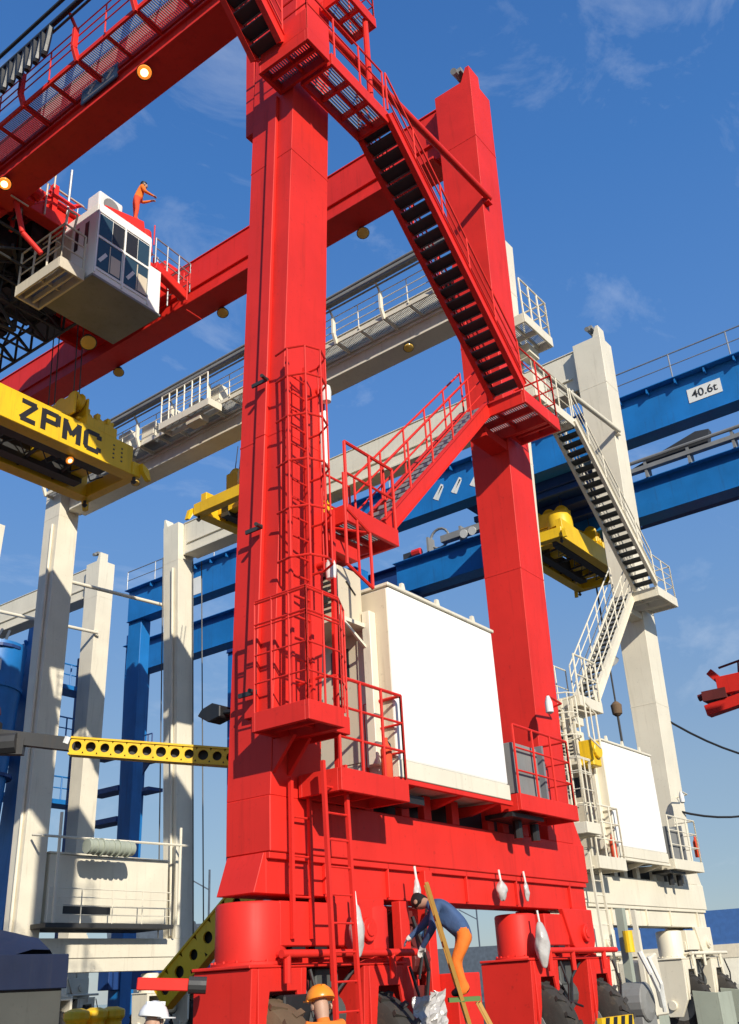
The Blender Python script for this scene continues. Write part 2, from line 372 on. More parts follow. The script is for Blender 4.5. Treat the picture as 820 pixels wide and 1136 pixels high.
def crane(label, cat, loc, rz, mat, house, opts):
    root = thing('gantry_crane', label, cat, loc, rz)
    hero = opts.get('hero', False)
    for far in (0, 1):
        T = (lambda p: Vector((p[0], SP - p[1], p[2]))) if far else None
        for X in 'AB':
            sh = opts.get('shift', 0.0) if X == 'A' and not far else 0.0
            m = MB(T)
            for za, zb in ((3.88, TOP),):
                m.hexa(leg_pts(X, za, sh), leg_pts(X, zb, sh))
            lg = m.build('leg', mat, root, 0.007)
            # weld seams, end plate rising above the girder
            for z in (9.2, 14.9, 20.9):
                w = MB(T)
                p = leg_pts(X, z, sh); q = [Vector(v) for v in p]
                c = sum(q, Vector()) / 4
                e = [c + (v-c)*1.0 + Vector(((v-c).x*0.012, (v-c).y*0.012, 0)) for v in q]
                w.hexa([v - Vector((0,0,0.012)) for v in e], [v + Vector((0,0,0.012)) for v in e])
                w.build('weld_seam', mat, lg)
            f = MB(T); x0 = (AX(TOP)+sh if X == 'A' else BX(TOP))
            f.prism([(x0+0.02, Yo(TOP)+0.01, TOP), (x0+0.02, Yo(TOP)+0.30, TOP), (x0+0.02, Yo(TOP)+0.12, TOP+0.45), (x0+0.02, Yo(TOP)+0.01, TOP+0.45)], (0.5, 0, 0))
            f.build('end_plate', mat, lg, 0.006)
        if far:
            for X in 'AB':
                pp = MB(T)
                for z0_, z1_ in ((4.0, 20.5),):
                    x0 = AX(z0_) if X == 'A' else BX(z0_); x1 = AX(z1_) if X == 'A' else BX(z1_)
                    pp.tube((x0-0.07, Yo(z0_)*0.3+Yi(z0_)*0.7, z0_), (x1-0.07, Yo(z1_)*0.3+Yi(z1_)*0.7, z1_), 0.06, 8)
                pp.build('cable_pipe', mat, root, 0, True)
        # sill, tie beam below it, gussets
        s = MB(T); s.box(0.008+min(0, opts.get('shift', 0.0) if not far else 0), 8.97, -0.026, 0.742, 3.2, 3.88)
        s.build('sill_beam', mat, root, 0.012)
        g = MB(T); g.hexa([(8.55,0.002,3.882),(8.97,0.002,3.882),(8.97,0.74,3.882),(8.55,0.74,3.882)], [(8.53,0.002,4.55),(8.6,0.002,4.55),(8.6,0.75,4.55),(8.53,0.75,4.55)])
        g.build('gusset', mat, root)
        l = MB(T); l.box(0.02, 8.90, 0.06, 0.69, 2.72, 3.2)
        for x in (1.1, 2.5, 3.55, 4.6, 6.2, 8.2): l.box(x, x+0.02, 0.0, 0.06, 2.74, 3.198)
        l.box(0.02, 8.90, 0.0, 0.06, 3.12, 3.198)
        l.hexa([(-0.20,0.06,2.72),(0.018,0.06,2.72),(0.018,0.69,2.72),(-0.20,0.69,2.72)], [(-0.02,0.06,3.19),(0.018,0.06,3.19),(0.018,0.69,3.19),(-0.02,0.69,3.19)])
        l.build('lower_beam', mat, root, 0.006)
        bogie(root, 1.10, T, mat, (True, False) if hero and not far else (False, False), opts.get('guards', False) and not far)
        bogie(root, 7.66, T, mat, (False, False), opts.get('guards', False) and not far, pr=0.35)
        # tie tube between the legs
        t = MB(T); zt = 18.72; yt = Yo(zt)-0.13
        t.tube((AX(zt)+0.6, yt, zt-0.25), (BX(zt)+0.12, yt, zt+0.12), 0.085, 12)
        t.box(BX(zt)+0.02, BX(zt)+0.22, yt-0.02, Yo(zt), zt-0.02, zt+0.25)
        t.build('tie_tube', mat, root, 0, True)
    # girders
    for X, x0, sgn in (('A', 0.79, -1), ('B', 7.135, 1)):
        m = MB(); x1 = x0+0.63; ya, yb = 0.42, SP-0.42
        if X == 'B': x0, x1 = 7.52, 8.15
        m.box(x0, x1, ya, yb, GB+0.03, GT)
        m.box(x0-0.17, x1+0.06, ya+0.3, yb-0.3, GB-0.06, GB+0.028); m.box(x0-0.07, x0-0.002, ya+0.3, yb-0.3, GB+0.55, GB+0.62)
        m.box(x0-0.04, x1+0.10, ya, yb, GT, GT+0.04)
        gd = m.build('girder', mat, root, 0.006)
        r = MB(); r.box((x0+x1)/2-0.05, (x0+x1)/2+0.05, 0.0, SP, GT+0.04, GT+0.17); r.build('trolley_rail', M['dark'], gd)
        # walkway outside girder A
        if X == 'A':
            wx0, wx1, wz = x0-0.82, x0-0.02, 22.0
            wk = MB()
            wk.box(wx0, wx0+0.06, -0.4, SP+0.3, wz-0.09, wz+0.05); wk.box(wx1-0.05, wx1, 0.5, SP-0.5, wz-0.09, wz+0.05)
            nb = 22
            for i in range(nb+1):
                y = -0.3 + (SP+0.5)*i/nb; wk.box(wx0+0.06, wx1-0.05, y-0.035, y+0.035, wz-0.08, wz-0.005)
            W = wk.build('walkway', mat, root, 0)
            slats(MB(), wx0+0.07, wx1-0.06, -0.3, SP+0.2, wz, 'x', 0.06, 0.017, 0.03).build('grating', M['grating'], W)
            for i in range(0, nb+1, 2):
                y = -0.3 + (SP+0.5)*i/nb; ps = MB()
                ps.bar((wx0+0.03, y, wz-0.12), (wx0-0.12, y, wz+0.25), 0.14, 0.10, (0,1,0)); ps.bar((wx0-0.12, y, wz+0.22), (wx0-0.12, y, wz+0.95), 0.14, 0.10, (0,1,0))
                ps.bar((wx0-0.12, y, wz+0.93), (wx0-0.34, y, wz+1.25), 0.08, 0.06, (0,1,0))
                ps.bar((wx0+0.03, y, wz-0.1), (wx1+0.02, y, wz-0.14), 0.06, 0.07)
                ps.build('post', mat, W, 0.01)
            h = MB()
            for zz in (0.4, 0.7, 1.0): h.tube((wx0-0.05, -0.3, wz+zz), (wx0-0.05, SP+0.2, wz+zz), 0.018, 6)
            for i in range(1, nb, 2):
                y = -0.3 + (SP+0.5)*i/nb; h.tube((wx0-0.03, y, wz), (wx0-0.05, y, wz+1.0), 0.02, 6)
            h.build('handrail', mat, W)
            c = MB(); fx = wx0-0.40
            k_ = 1.0 if hero else 1.9; c.box(fx-0.05*k_, fx+0.05*k_, -0.6, SP+0.4, wz+1.22, wz+1.22+0.12*k_); c.tube((fx-0.22, -0.6, wz+1.38), (fx-0.22, SP+0.4, wz+1.38), 0.05, 8)
            c.tube((fx+0.06, -0.6, wz+1.08), (fx+0.06, SP+0.4, wz+1.08), 0.035, 8)
            F = c.build('cable_rail', M['dark'] if hero else M['grey'], root)
            lp = MB()
            for k in range(opts.get('loops', 6)):
                y = opts.get('loop_y', 9.0) + k*0.33
                pts = [(fx-0.02, y + 0.3*(i/8), wz+1.2 - 0.9*math.sin(math.pi*i/8)) for i in range(9)]
                lp.path(pts, 0.075, 6)
            lp.build('cable_loop', M['black'], root)
            if opts.get('cabinets'):
                platform(root, wx0-0.75, wx0-0.06, 11.6, 14.4, 21.75, mat, 'side_platform', 0.25, 2)
                b = MB(); rail(b, [(wx0-0.72, 11.7, 21.8), (wx0-0.72, 14.3, 21.8)], 1.2, 2, 0.45, 0.03); b.build('handrail', mat, root)
                b = MB(); b.box(wx0-0.6, wx0-0.15, 12.2, 13.0, 21.2, 21.49); b.build('cable_box', M['beige'], root, 0.02)
                for y, hgt in ((11.9, 0.9), (12.9, 0.7), (14.5, 0.9), (15.7, 0.8), (17.2, 1.0)):
                    b = MB(); b.box(wx0+0.08, wx0+0.55, y, y+0.75, wz+0.06, wz+0.06+hgt); b.build('control_box', mat, root, 0.02)
    if opts.get('sign'):
        b = MB(); b.box(0.70, 0.75, 5.4, 6.75, 21.62, 22.12); sb = b.build('sign_board', M['signblue'], root, 0.01)
        for y, z, a in ((6.35, 21.9, 0.12), (6.0, 21.93, -0.1), (5.65, 21.9, 0.12)):
            b = MB(); b.bar((0.694, y+0.12, z-a), (0.694, y-0.12, z+a), 0.012, 0.09, (0,0,1)); b.bar((0.694, y+0.1, z+0.12), (0.694, y-0.1, z+0.12), 0.012, 0.06, (0,0,1)); b.build('lettering', M['sign'], sb)
        b = MB(); b.box(0.69, 0.699, 5.5, 6.65, 21.67, 21.72); b.build('underline', M['sign'], sb)
    # lamps under the girders
    for (gx, y, lit) in opts.get('lamps', []):
        floodlight(root, (gx, y, 20.98), (-0.28, -0.30, -0.95), lit, M['dark'], 0.9, None, (gx, y+0.1, 21.2))
    # lamp bracket on top of leg B
    q = MB(); q.tube((BX(TOP)+0.3, -0.35, TOP), (BX(TOP)+0.3, -0.35, TOP+0.5), 0.03); q.box(BX(TOP)+0.0, BX(TOP)+0.5, -0.5, -0.25, TOP+0.42, TOP+0.55)
    q.tube((BX(TOP)-0.15, -0.35, TOP+0.35), (BX(TOP)+0.35, -0.30, TOP+0.55), 0.09, 10)
    q.build('lamp_bracket', M['grey'], root)
    # cable duct on leg A
    d = MB()
    for za, zb in ((4.9, 9.2), (9.2, 16.4)):
        a, b = (Yo(za)*0.55+Yi(za)*0.45), (Yo(zb)*0.55+Yi(zb)*0.45)
        d.bar((AX(za)-0.035, a, za), (AX(zb)-0.035, b, zb), 0.20, 0.07, (-1,0,0))
    dd = d.build('cable_duct', mat, root, 0.01)
    for z in (5.2, 7.6, 10.1):
        k = MB(); yy = (Yo(z)*0.6+Yi(z)*0.4); k.box(AX(z)-0.18, AX(z)-0.15, yy-0.16, yy+0.16, z-0.03, z+0.03); k.tube((AX(z)-0.17, yy-0.14, z), (AX(z)-0.32, yy-0.18, z-0.02), 0.03); k.build('clamp', M['dark'], dd)
    # bracket behind leg A under the girder
    k = MB(); k.box(AX(18)+0.0, AX(18)+0.9, Yi(16), Yi(16)+0.22, 16.0, 21.1); k.build('leg_bracket', mat, root, 0.01)
    # ---------------- access: top platform, stairs, landings, caged ladder
    y0, y1 = -1.36, -0.66
    if opts.get('bare'): return root
    tp = platform(root, -0.36, 0.24, -1.36, -0.20, 16.62, mat, 'platform', 0.24, 2)
    platform(root, 0.30, 2.02, y0, y1+0.04, 16.62, mat, 'platform', 0.24, 3)
    h = MB(); rail(h, [(1.95, -1.33, 16.67), (-0.33, -1.33, 16.67), (-0.33, -0.75, 16.67)], 1.05, 2, 0.7)
    h.build('handrail', mat, root)
    w = MB(); w.box(-0.34, 0.26, -1.352, -1.335, 16.68, 17.3); w.build('toe_board', mat, root, 0.004)
    w = MB(); w.box(-0.352, -0.335, -1.33, -0.25, 16.68, 17.2); w.build('toe_board', mat, root, 0.004)
    if not hero:
        platform(root, -0.75, 0.95, -1.55, -0.64, 18.9, mat, 'platform', 0.28, 2)
        h = MB(); rail(h, [(-0.7, -1.5, 18.95), (0.9, -1.5, 18.95), (0.9, -0.7, 18.95)], 1.3, 2, 0.55, 0.03); h.build('handrail', mat, root)
        h = MB(); h.box(0.2, 0.8, -1.1, -0.7, 18.3, 18.6); h.build('bracket', mat, root)
    else: platform(root, 0.95, 1.95, -1.30, -0.66, 19.25, mat, 'platform', 0.22, 2)
    if hero: h = MB(); rail(h, [(1.92, -0.68, 19.3), (1.92, -1.27, 19.3), (0.98, -1.27, 19.3)], 1.1, 2, 0.7); h.tube((1.7, -1.2, 16.7), (1.7, -1.2, 19.1), 0.06); h.build('handrail', mat, root)
    stair(root, 2.02, 16.62, 6.32, 12.55, y0, y1, mat, 21)
    stair(root, -3.1, 19.6, -0.36, 16.75, -0.78, -0.16, mat, 13, True)
    lb = platform(root, 6.30, 7.34, -1.38, 0.16, 12.42, mat, 'landing', 0.26, 2)
    platform(root, 7.34, 7.85, -1.38, -0.42, 12.42, mat, 'landing', 0.26, 2)
    k = MB(); k.box(6.5, 7.4, -0.30, 0.10, 11.9, 12.1); k.build('bracket', mat, root)
    h = MB(); rail(h, [(6.34, -1.35, 12.47), (7.81, -1.35, 12.47), (7.81, -0.45, 12.47)], 1.1, 2, 0.8); h.build('handrail', mat, root)
    stair(root, 6.36, 12.42, 2.30, 8.25, -0.50, 0.10, mat, 20)
    platform(root, 1.12, 2.45, -0.62, 0.36, 8.15, mat, 'landing', 0.24, 2)
    k = MB(); k.prism([(1.1, -0.2, 7.9), (2.3, -0.2, 7.9), (1.1, -0.2, 7.3)], (0, 0.07, 0)); k.box(1.12, 1.7, -0.35, 0.3, 7.5, 7.7); k.build('bracket', mat, root)
    h = MB(); rail(h, [(1.15, -0.59, 8.2), (2.42, -0.59, 8.2)], 1.1, 1, 0.65, 0.028); rail(h, [(2.42, 0.3, 8.2), (1.15, 0.33, 8.2)], 1.1, 1, 0.65); h.build('handrail', mat, root)
    # ladder with safety cage on the outer face of leg A
    zs_top = 10.4 if hero else 8.0
    ld = MB(); ladder(ld, 0.05, 0.46, -0.40, 4.7, zs_top); ld.bar((0.9, -0.42, 4.0), (1.0, -0.42, 8.1), 0.06, 0.06); ld.bar((0.45, -0.3, 4.7), (0.48, -0.36, zs_top-0.2), 0.03, 0.03)
    L_ = ld.build('ladder', mat, root)
    cg = MB(); zs = [6.95, 7.7, 8.45, 9.2, 9.9, 10.4] if hero else [6.95, 7.5, 8.0]
    def hoop(z): return [(-0.08, -0.28, z), (-0.12, -0.55, z), (0.0, -0.80, z), (0.24, -0.90, z), (0.48, -0.80, z), (0.60, -0.55, z), (0.58, -0.28, z)]
    for z in zs: cg.path(hoop(z), 0.018, 6)
    for i in range(1, 6): cg.tube(hoop(6.95)[i], hoop(zs[-1])[i], 0.015, 6)
    cg.build('safety_cage', mat, L_)
    # cage platform
    platform(root, -0.40, 0.30, -1.04, -0.09, 4.78, mat, 'platform', 0.20, 2)
    platform(root, 0.32, 0.72, -0.80, -0.09, 4.78, mat, 'platform', 0.18, 2)
    h = MB(); rail(h, [(-0.38, -0.12, 4.83), (-0.38, -1.02, 4.83), (0.28, -1.02, 4.83), (0.70, -0.78, 4.83)], 1.5, 3, 0.27, 0.016)
    for z in (6.3, 6.0): h.path([(-0.38, -0.12, z), (-0.38, -1.02, z), (0.28, -1.02, z)], 0.016)
    h.build('handrail', mat, root)
    for x in (0.03, 0.33):
        gs = MB(); gs.prism([(x, -0.065, 4.57), (x, -0.42, 4.57), (x, -0.045, 4.15)], (0.06, 0, 0)); gs.build('bracket', mat, root)
    if hero: ho = MB(); ho.bar((1.02, -0.30, 8.9), (1.02, -0.30, 9.9), 0.1, 0.16, (0,1,0)); ho.build('lamp_tube', M['sign'], root, 0.03)
    # small guard frame under the landing
    gf = MB()
    gf.path([(0.62, -0.95, 7.85), (1.2, -0.95, 7.62), (1.2, -0.95, 6.75), (0.62, -0.95, 6.95), (0.62, -0.95, 8.4)], 0.026, 6); gf.tube((0.9, -0.95, 7.74), (0.9, -0.95, 6.85), 0.02); gf.tube((1.2, -0.95, 7.62), (1.15, -0.3, 7.9), 0.02)
    gf.build('guard_frame', mat, root)
    # lamps on leg A: black floodlight on the left, white bulkhead lamps
    if hero:
        fl = MB(); yl = 0.95; fl.tube((0.1, 0.68, 5.10), (0.05, 0.95, 5.12), 0.035)
        fl.prism([(-0.02, 0.86, 5.04), (-0.02, 0.86, 5.20), (-0.02, 1.02, 5.26), (-0.02, 1.22, 5.21), (-0.02, 1.30, 5.13), (-0.02, 1.08, 5.0)], (0.24, 0, 0))
        fl.build('floodlight', M['black'], root, 0.02)
    for (x, y, z) in ((0.92, -0.42, 10.25), (0.95, -0.36, 7.25)) if hero else ():
        b = MB(); b.tube((x, Yo(z), z), (x, y-0.02, z), 0.05, 10); b.cur = 1; b.lathe((x+0.02, y-0.02, z-0.28), (0,0,1), [(0, 0.04), (0.02, 0.075), (0.2, 0.085), (0.3, 0.07), (0.34, 0.02)], 12)
        b.build('lamp', [mat, M['sign']], root, 0, True)
    b = MB(); b.path([(7.95, -0.08, 6.35), (7.95, -0.45, 6.4), (7.2, -0.55, 6.4)], 0.022); b.cur = 1; b.lathe((7.2, -0.55, 6.05), (0,0,1), [(0, 0.03), (0.03, 0.075), (0.22, 0.07), (0.34, 0.03)], 12)
    b.build('lamp', [mat, M['sign']], root, 0, True)
    # ---------------- near side house on the sill
    hx0, hx1, hy0, hy1, hz0, hz1 = 2.04, 5.16, -0.62, 1.30, 4.25, 7.12
    m = MB(); m.box(hx0, hx1, hy0, hy1, hz0+0.25, hz1); H = m.build('electrical_house', [M['housewhite']], root, 0.03, seg=2)
    m = MB(); m.box(hx0-0.012, hx1+0.012, hy0-0.012, hy1+0.012, hz0, hz0+0.245); m.build('plinth', M['white'], H, 0.008)
    m = MB(); m.box(hx0-0.03, hx1+0.03, hy0-0.03, hy1+0.03, hz1+0.003, hz1+0.06)
    m.build('roof', M['white'], H, 0.01)
    for x in (hx0+0.5, hx0+1.5, hx1-0.5):
        m = MB(); m.prism([(x, hy0+0.1, hz1+0.06), (x+0.16, hy0+0.1, hz1+0.06), (x+0.11, hy0+0.1, hz1+0.24), (x+0.05, hy0+0.1, hz1+0.24)], (0, 0.05, 0)); m.build('lifting_lug', M['white'], H)
    m = MB(); m.box(hx0-0.025, hx0-0.0105, hy0+0.62, hy0+1.45, hz0+0.3, hz0+2.3); D = m.build('door', M['beige'], H, 0.006)
    m = MB(); m.box(hx0-0.036, hx0-0.026, hy0+0.78, hy0+1.12, hz0+1.55, hz0+2.05); m.build('window', M['black'], D)
    m = MB(); m.path([(hx0-0.07, hy0+1.3, hz0+1.1), (hx0-0.07, hy0+1.3, hz0+1.35)], 0.02); m.bar((hx0-0.03, hy0+0.9, hz0+1.3), (hx0-0.03, hy0+1.1, hz0+1.36), 0.03, 0.02); m.build('handle', M['dark'], D)
    m = MB(); m.box(hx0-0.010, hx0-0.002, hy0+0.04, hy1-0.04, hz0+0.27, hz1-0.03); m.build('end_panel', M['beige'] if hero else M['white'], H)  # hero beige puts the shade of this house side into the colour
    m = MB(); m.box(hx0-0.17, hx0-0.0105, hy0+0.25, hy0+0.40, hz0+0.2, hz0+2.5); m.box(hx0-0.06, hx0-0.0105, hy0+0.44, hy0+0.60, hz0+0.2, hz0+2.35); m.build('conduit', M['white'], H, 0.01)
    m = MB(); m.box(hx0-0.75, hx0-0.02, hy0+0.35, hy0+1.35, hz1-0.62, hz1-0.56); m.bar((hx0-0.02, hy0+0.36, hz1-1.0), (hx0-0.7, hy0+0.36, hz1-0.62), 0.04, 0.04); m.build('shelf', M['white'], H)
    m = MB(); m.box(hx0-0.70, hx0-0.10, hy0+0.42, hy0+1.28, hz1-0.555, hz1+0.28); A = m.build('air_conditioner', M['beige'] if hero else M['white'], H, 0.025, seg=2)
    m = MB()
    for i in range(7): m.box(hx0-0.712, hx0-0.702, hy0+0.5, hy0+0.86, hz1-0.45+i*0.09, hz1-0.41+i*0.09)
    m.box(hx0-0.72, hx0-0.703, hy0+0.60, hy0+0.70, hz1-0.3, hz1-0.05)
    m.build('grille', M['dark'], A)
    m = MB(); m.bar((hx0-0.5, hy0+0.41, hz1+0.05), (hx0-0.28, hy0+0.41, hz1-0.12), 0.03, 0.012); m.build('badge', M['dark'], A)
    if opts.get('housemachine'):
        m = MB(); m.box(hx0-0.65, hx0-0.2, hy0+0.0, hy0+0.4, hz1-0.7, hz1-0.05); m.tube((hx0-0.42, hy0-0.08, hz1-0.3), (hx0-0.42, hy0+0.5, hz1-0.3), 0.22, 14); m.build('winch', M['yellow'], root, 0.02)
    # brackets carrying the house, with dark gaps between them
    m = MB(); m.box(hx0-0.1, hx1+0.1, hy0+0.005, hy0+0.07, hz0-0.075, hz0-0.003); m.build('support_beam', mat, root, 0.006)
    for x in (2.45, 3.75, 4.85):
        m = MB(); m.hexa([(x,0.0,4.06),(x+0.10,0.0,4.06),(x+0.10,0.6,4.06),(x,0.6,4.06)], [(x,hy0+0.08,4.19),(x+0.12,hy0+0.08,4.19),(x+0.12,0.9,4.245),(x,0.9,4.245)]); m.build('house_bracket', mat, root, 0.006)
    for x in (1.15, 1.6, 2.0, 2.9, 3.5, 4.3, 5.4, 5.9, 6.6, 7.0): m = MB(); m.box(x, x+0.20, -0.02, 0.10, 3.882, 4.24); m.build('support_foot', mat, root, 0.006)
    m = MB(); m.box(1.05, 7.45, 0.25, 0.7, 3.885, 4.235); m.build('gap_shade_block', M['black'], root)  # black block stands in for the shade in the gaps between the feet
    m = MB(); m.box(2.55, 2.95, -0.4, -0.05, 3.98, 4.10); m.build('cable_box', M['black'], root)
    m = MB(); m.box(5.3, 6.4, -0.55, -0.03, 4.03, 4.10); m.build('cable_box', M['black'], root)
    for x in (5.9, 6.5): m = MB(); m.tube((x, -0.3, 3.75), (x, -0.3, 4.03), 0.08); m.build('cable_gland', M['black'], root)
    # access platform left of the house
    platform(root, 0.52, 2.02, -0.78, -0.06, 4.12, mat, 'platform', 0.24, 3)
    h = MB()
    for (a, b) in (((0.55, -0.75), (2.0, -0.75)),): rail(h, [(a[0], a[1], 4.17), (b[0], b[1], 4.17)], 1.2, 2, 0.5, 0.024)
    rail(h, [(2.0, -0.75, 4.17), (2.0, -0.1, 4.17)], 1.2, 2, 0.6, 0.024)
    h.path([(0.55, -0.75, 5.37), (0.5, -0.5, 5.40), (0.5, -0.1, 5.37)], 0.022)
    h.build('handrail', mat, root)
    platform(root, 5.34, 7.45, -0.72, -0.04, 4.33, mat, 'platform', 0.22, 3)
    h = MB(); rail(h, [(5.38, -0.69, 4.38), (7.40, -0.69, 4.38), (7.40, -0.1, 4.38)], 1.15, 2, 0.7, 0.022); h.build('handrail', mat, root)
    m = MB(); m.box(5.42, 6.30, -0.62, -0.30, 4.40, 5.25); J = m.build('junction_box', M['grey'], root, 0.01)
    m = MB(); m.box(6.55, 6.62, -0.6, -0.3, 4.4, 5.35); m.build('cover_plate', M['galv'], J)
    # climbing ladder to the ground
    ld = MB(); ladder(ld, 0.47, 0.92, -0.62, 0.75, 4.25, 0.3, -0.12); ld.build('ladder', mat, root)
    ld = MB(); ladder(ld, 0.30, 0.66, -0.12, 2.2, 4.1, 0.42); ld.build('ladder', mat, root)
    if opts.get('ext'):
        for (x, y, z) in ((1.75, -0.62, 4.17),) + (() if hero else ((7.55, -0.58, 4.55),)):
            m = MB(); m.lathe((x, y, z), (0,0,1), [(0, 0.07), (0.02, 0.08), (0.42, 0.08), (0.5, 0.04), (0.52, 0.03), (0.58, 0.03)], 12); m.cur = 1; m.path([(x, y, z+0.56), (x+0.1, y, z+0.5), (x+0.12, y, z+0.2)], 0.015)
            m.build('fire_extinguisher', [M['redorange'], M['black']], root, 0, True)
    # equipment on the far sill: engine house with platform and rails
    T = lambda p: Vector((p[0], SP - p[1], p[2]))
    m = MB(); m.box(1.25, 7.1, 21.9, 23.2, 4.4, 6.85); E_ = m.build('engine_house', M['white'], root, 0.03)
    m = MB(); m.box(1.22, 7.13, 21.87, 23.23, 6.853, 6.92); m.build('roof', M['white'], E_)
    m = MB(); m.box(2.0, 4.2, 21.885, 21.897, 4.7, 5.05); m.build('vent', M['black'], E_)
    m = MB(); m.box(0.6, 6.6, 20.9, 23.3, 4.18, 4.33);
    m.build('platform', M['dark'], root)
    h = MB(); rail(h, [(0.7, 21.0, 4.33), (6.5, 21.0, 4.33)], 1.2, 3, 1.4, 0.022); h.path([(0.2, 21.6, 7.4), (0.2, 20.95, 7.3), (7.3, 20.95, 7.4), (7.3, 21.6, 7.5)], 0.05)
    h.tube((0.95, 20.97, 4.33), (0.95, 20.97, 8.2), 0.06); h.tube((6.9, 20.97, 4.33), (6.9, 20.97, 8.1), 0.06)
    h.build('handrail', mat, root)
    return root

RED = crane('bright red gantry crane with zigzag stairs and a white electrical house, closest of all', 'gantry crane', (0,0,0), 0, M['red'], None,
      dict(hero=True, ext=True, loops=9, loop_y=6.6, sign=True, lamps=[(0.70, 4.35, True), (0.70, 9.73, True), (8.22, 3.73, False), (8.22, 9.28, False), (8.22, 14.22, False)]))
W1 = crane('cream white gantry crane directly behind the red crane, with its own stairs', 'gantry crane', (12.826, 2.433, 0), -0.01906, M['white'], None,
      dict(shift=-0.5, cabinets=True, ext=True, housemachine=True, guards=True, loops=0, lamps=[(0.72, 3.5, False), (0.72, 10.5, False), (0.72, 17.5, False)]))
W2 = crane('cream white gantry crane farthest left, its girder leaving the picture', 'gantry crane', (13.6, 31.6, 0), 0.0, M['white'], None, dict(loops=0, bare=True))

# ------------------------------------------------------------------ blue cranes
def girder_piece(parent, x, y0, y1, z0, z1, mat, w=0.7, railz=True, name='girder'):
    m = MB(); m.box(x, x+w, y0, y1, z0, z1); m.box(x-0.08, x+w+0.08, y0, y1, z0-0.03, z0-0.002); m.box(x-0.35, x+w+0.05, y0, y1, z1+0.002, z1+0.05)
    g = m.build(name, mat, parent, 0.01)
    if railz:
        h = MB(); rail(h, [(x-0.32, y0+0.2, z1+0.05), (x-0.32, y1-0.2, z1+0.05)], 1.1, 1, 2.4, 0.03); h.build('handrail', M['galv'], g)
        k = MB()
        for i in range(int((y1-y0)/1.2)):
            k.box(x-0.3, x-0.02, y0+i*1.2, y0+i*1.2+0.06, z1-0.22, z1-0.001)
        k.build('bracket', mat, g)
    return g
BG = thing('gantry_crane', 'blue gantry crane with white number plates on its long upper girder', 'gantry crane', (0,0,0))
girder_piece(BG, 25.4, -9.0, 34.0, 21.32, 23.15, M['blue'])
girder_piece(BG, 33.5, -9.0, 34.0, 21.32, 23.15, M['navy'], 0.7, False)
for y in (-8.6, 33.0):
    for x in (25.5, 33.6):
        m = MB(); m.hexa([(x,y,0.6),(x+0.7,y,0.6),(x+0.7,y+0.9,0.6),(x,y+0.9,0.6)], [(x,y-0.1,21.28),(x+0.7,y-0.1,21.28),(x+0.7,y+1.0,21.28),(x,y+1.0,21.28)]); m.build('leg', M['blue'], BG, 0.02)
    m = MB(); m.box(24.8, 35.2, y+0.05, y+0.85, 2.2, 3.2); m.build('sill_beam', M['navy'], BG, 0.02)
m = MB(); m.box(26.2, 33.4, 5.4, 11.5, 21.4, 22.3); m.box(26.3, 33.2, 5.8, 11.0, 20.9, 21.38)
for i in range(5): m.box(26.4+i*1.4, 26.6+i*1.4, 5.6, 11.2, 20.6, 20.88)
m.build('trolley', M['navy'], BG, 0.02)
def plate(parent, p, w, h, s, size):
    m = MB(); x, y, z = p; m.box(x-0.02, x-0.004, y-w/2, y+w/2, z-h/2, z+h/2); o = m.build('number_plate', M['sign'], parent)
    if s: text(s, 'lettering', size, M['dark'], o, frame_yz((x-0.028, y, z)), 0.004, 0.004)
    return o
plate(BG, (25.4, -0.35, 22.25), 1.35, 0.62, '40.6t', 0.50)
plate(BG, (25.4, 28.6, 22.0), 1.25, 1.0, '', 0.3)
plate(BG, (25.4, 22.9, 22.2), 1.6, 0.7, '40.6t', 0.55)
floodlight(BG, (25.0, 28.8, 23.3), (-0.5,-0.4,-0.5), False, M['dark'], 1.5)
m = MB()
for i, y in enumerate((9.9, 10.6, 11.6, 12.6)):
    m.bar((25.39, y, 21.9), (25.39, y-0.5, 22.5), 0.16, 0.02, (1,0,0)); m.bar((25.39, y-0.5, 22.4), (25.39, y-0.15, 21.8), 0.14, 0.02, (1,0,0))
m.build('painted_letters', M['sign'], BG)

BC = thing('gantry_crane', 'blue crane girder whose free end juts out above the white electrical house', 'gantry crane', (0,0,0))
g = girder_piece(BC, 30.4, -9.0, 18.4, 20.15, 21.75, M['blue'], 0.8, False)
m = MB(); m.prism([(30.4, 17.6, 20.1), (31.2, 17.6, 20.1), (31.2, 16.9, 19.6), (30.4, 16.9, 19.6)], (0, 0.3, 0.0)); m.box(30.5, 31.1, 12.6, 12.9, 19.6, 20.11); m.build('end_stop', M['navy'], BC)
m = MB(); m.box(29.9, 30.3, 5.0, 15.2, 22.0, 22.35); m.box(29.95, 30.25, -9, 5.0, 22.2, 22.4); m.tube((30.0,-9,22.7),(30.0,13.0,22.7),0.09)
for y in range(-8, 17, 2): m.box(30.0, 30.6, y, y+0.12, 21.8, 22.6)
m.build('cable_tray', M['grey'], BC)
m = MB(); pts = [(30.5, 15.6+0.55*math.cos(t*math.pi/8), 22.55+0.55*math.sin(t*math.pi/8)) for t in range(17)]; m.path(pts, 0.07); m.build('cable_hoop', M['grey'], BC)
m = MB(); m.box(30.4, 30.9, 17.4, 17.9, 21.8, 22.3); m.cur = 1; m.tube((30.3,17.2,22.1),(30.3,16.7,22.1),0.2); m.build('warning_lamp', [M['dark'], M['helmetred']], BC)
m = MB()
for y in (13.2, 13.7): m.lathe((29.9, y, 22.0), (-1,0,-0.3), [(0,0.1),(0.15,0.22),(0.2,0.22)], 12)
m.build('floodlight', M['sign'], BC, 0, True)
m = MB(); m.prism([(30.2, 1.2, 22.42), (30.2, 5.2, 22.42), (30.2, 1.6, 23.3), (30.2, 1.0, 23.2)], (0.4, 0, 0)); m.build('cable_reel', M['dark'], BC)
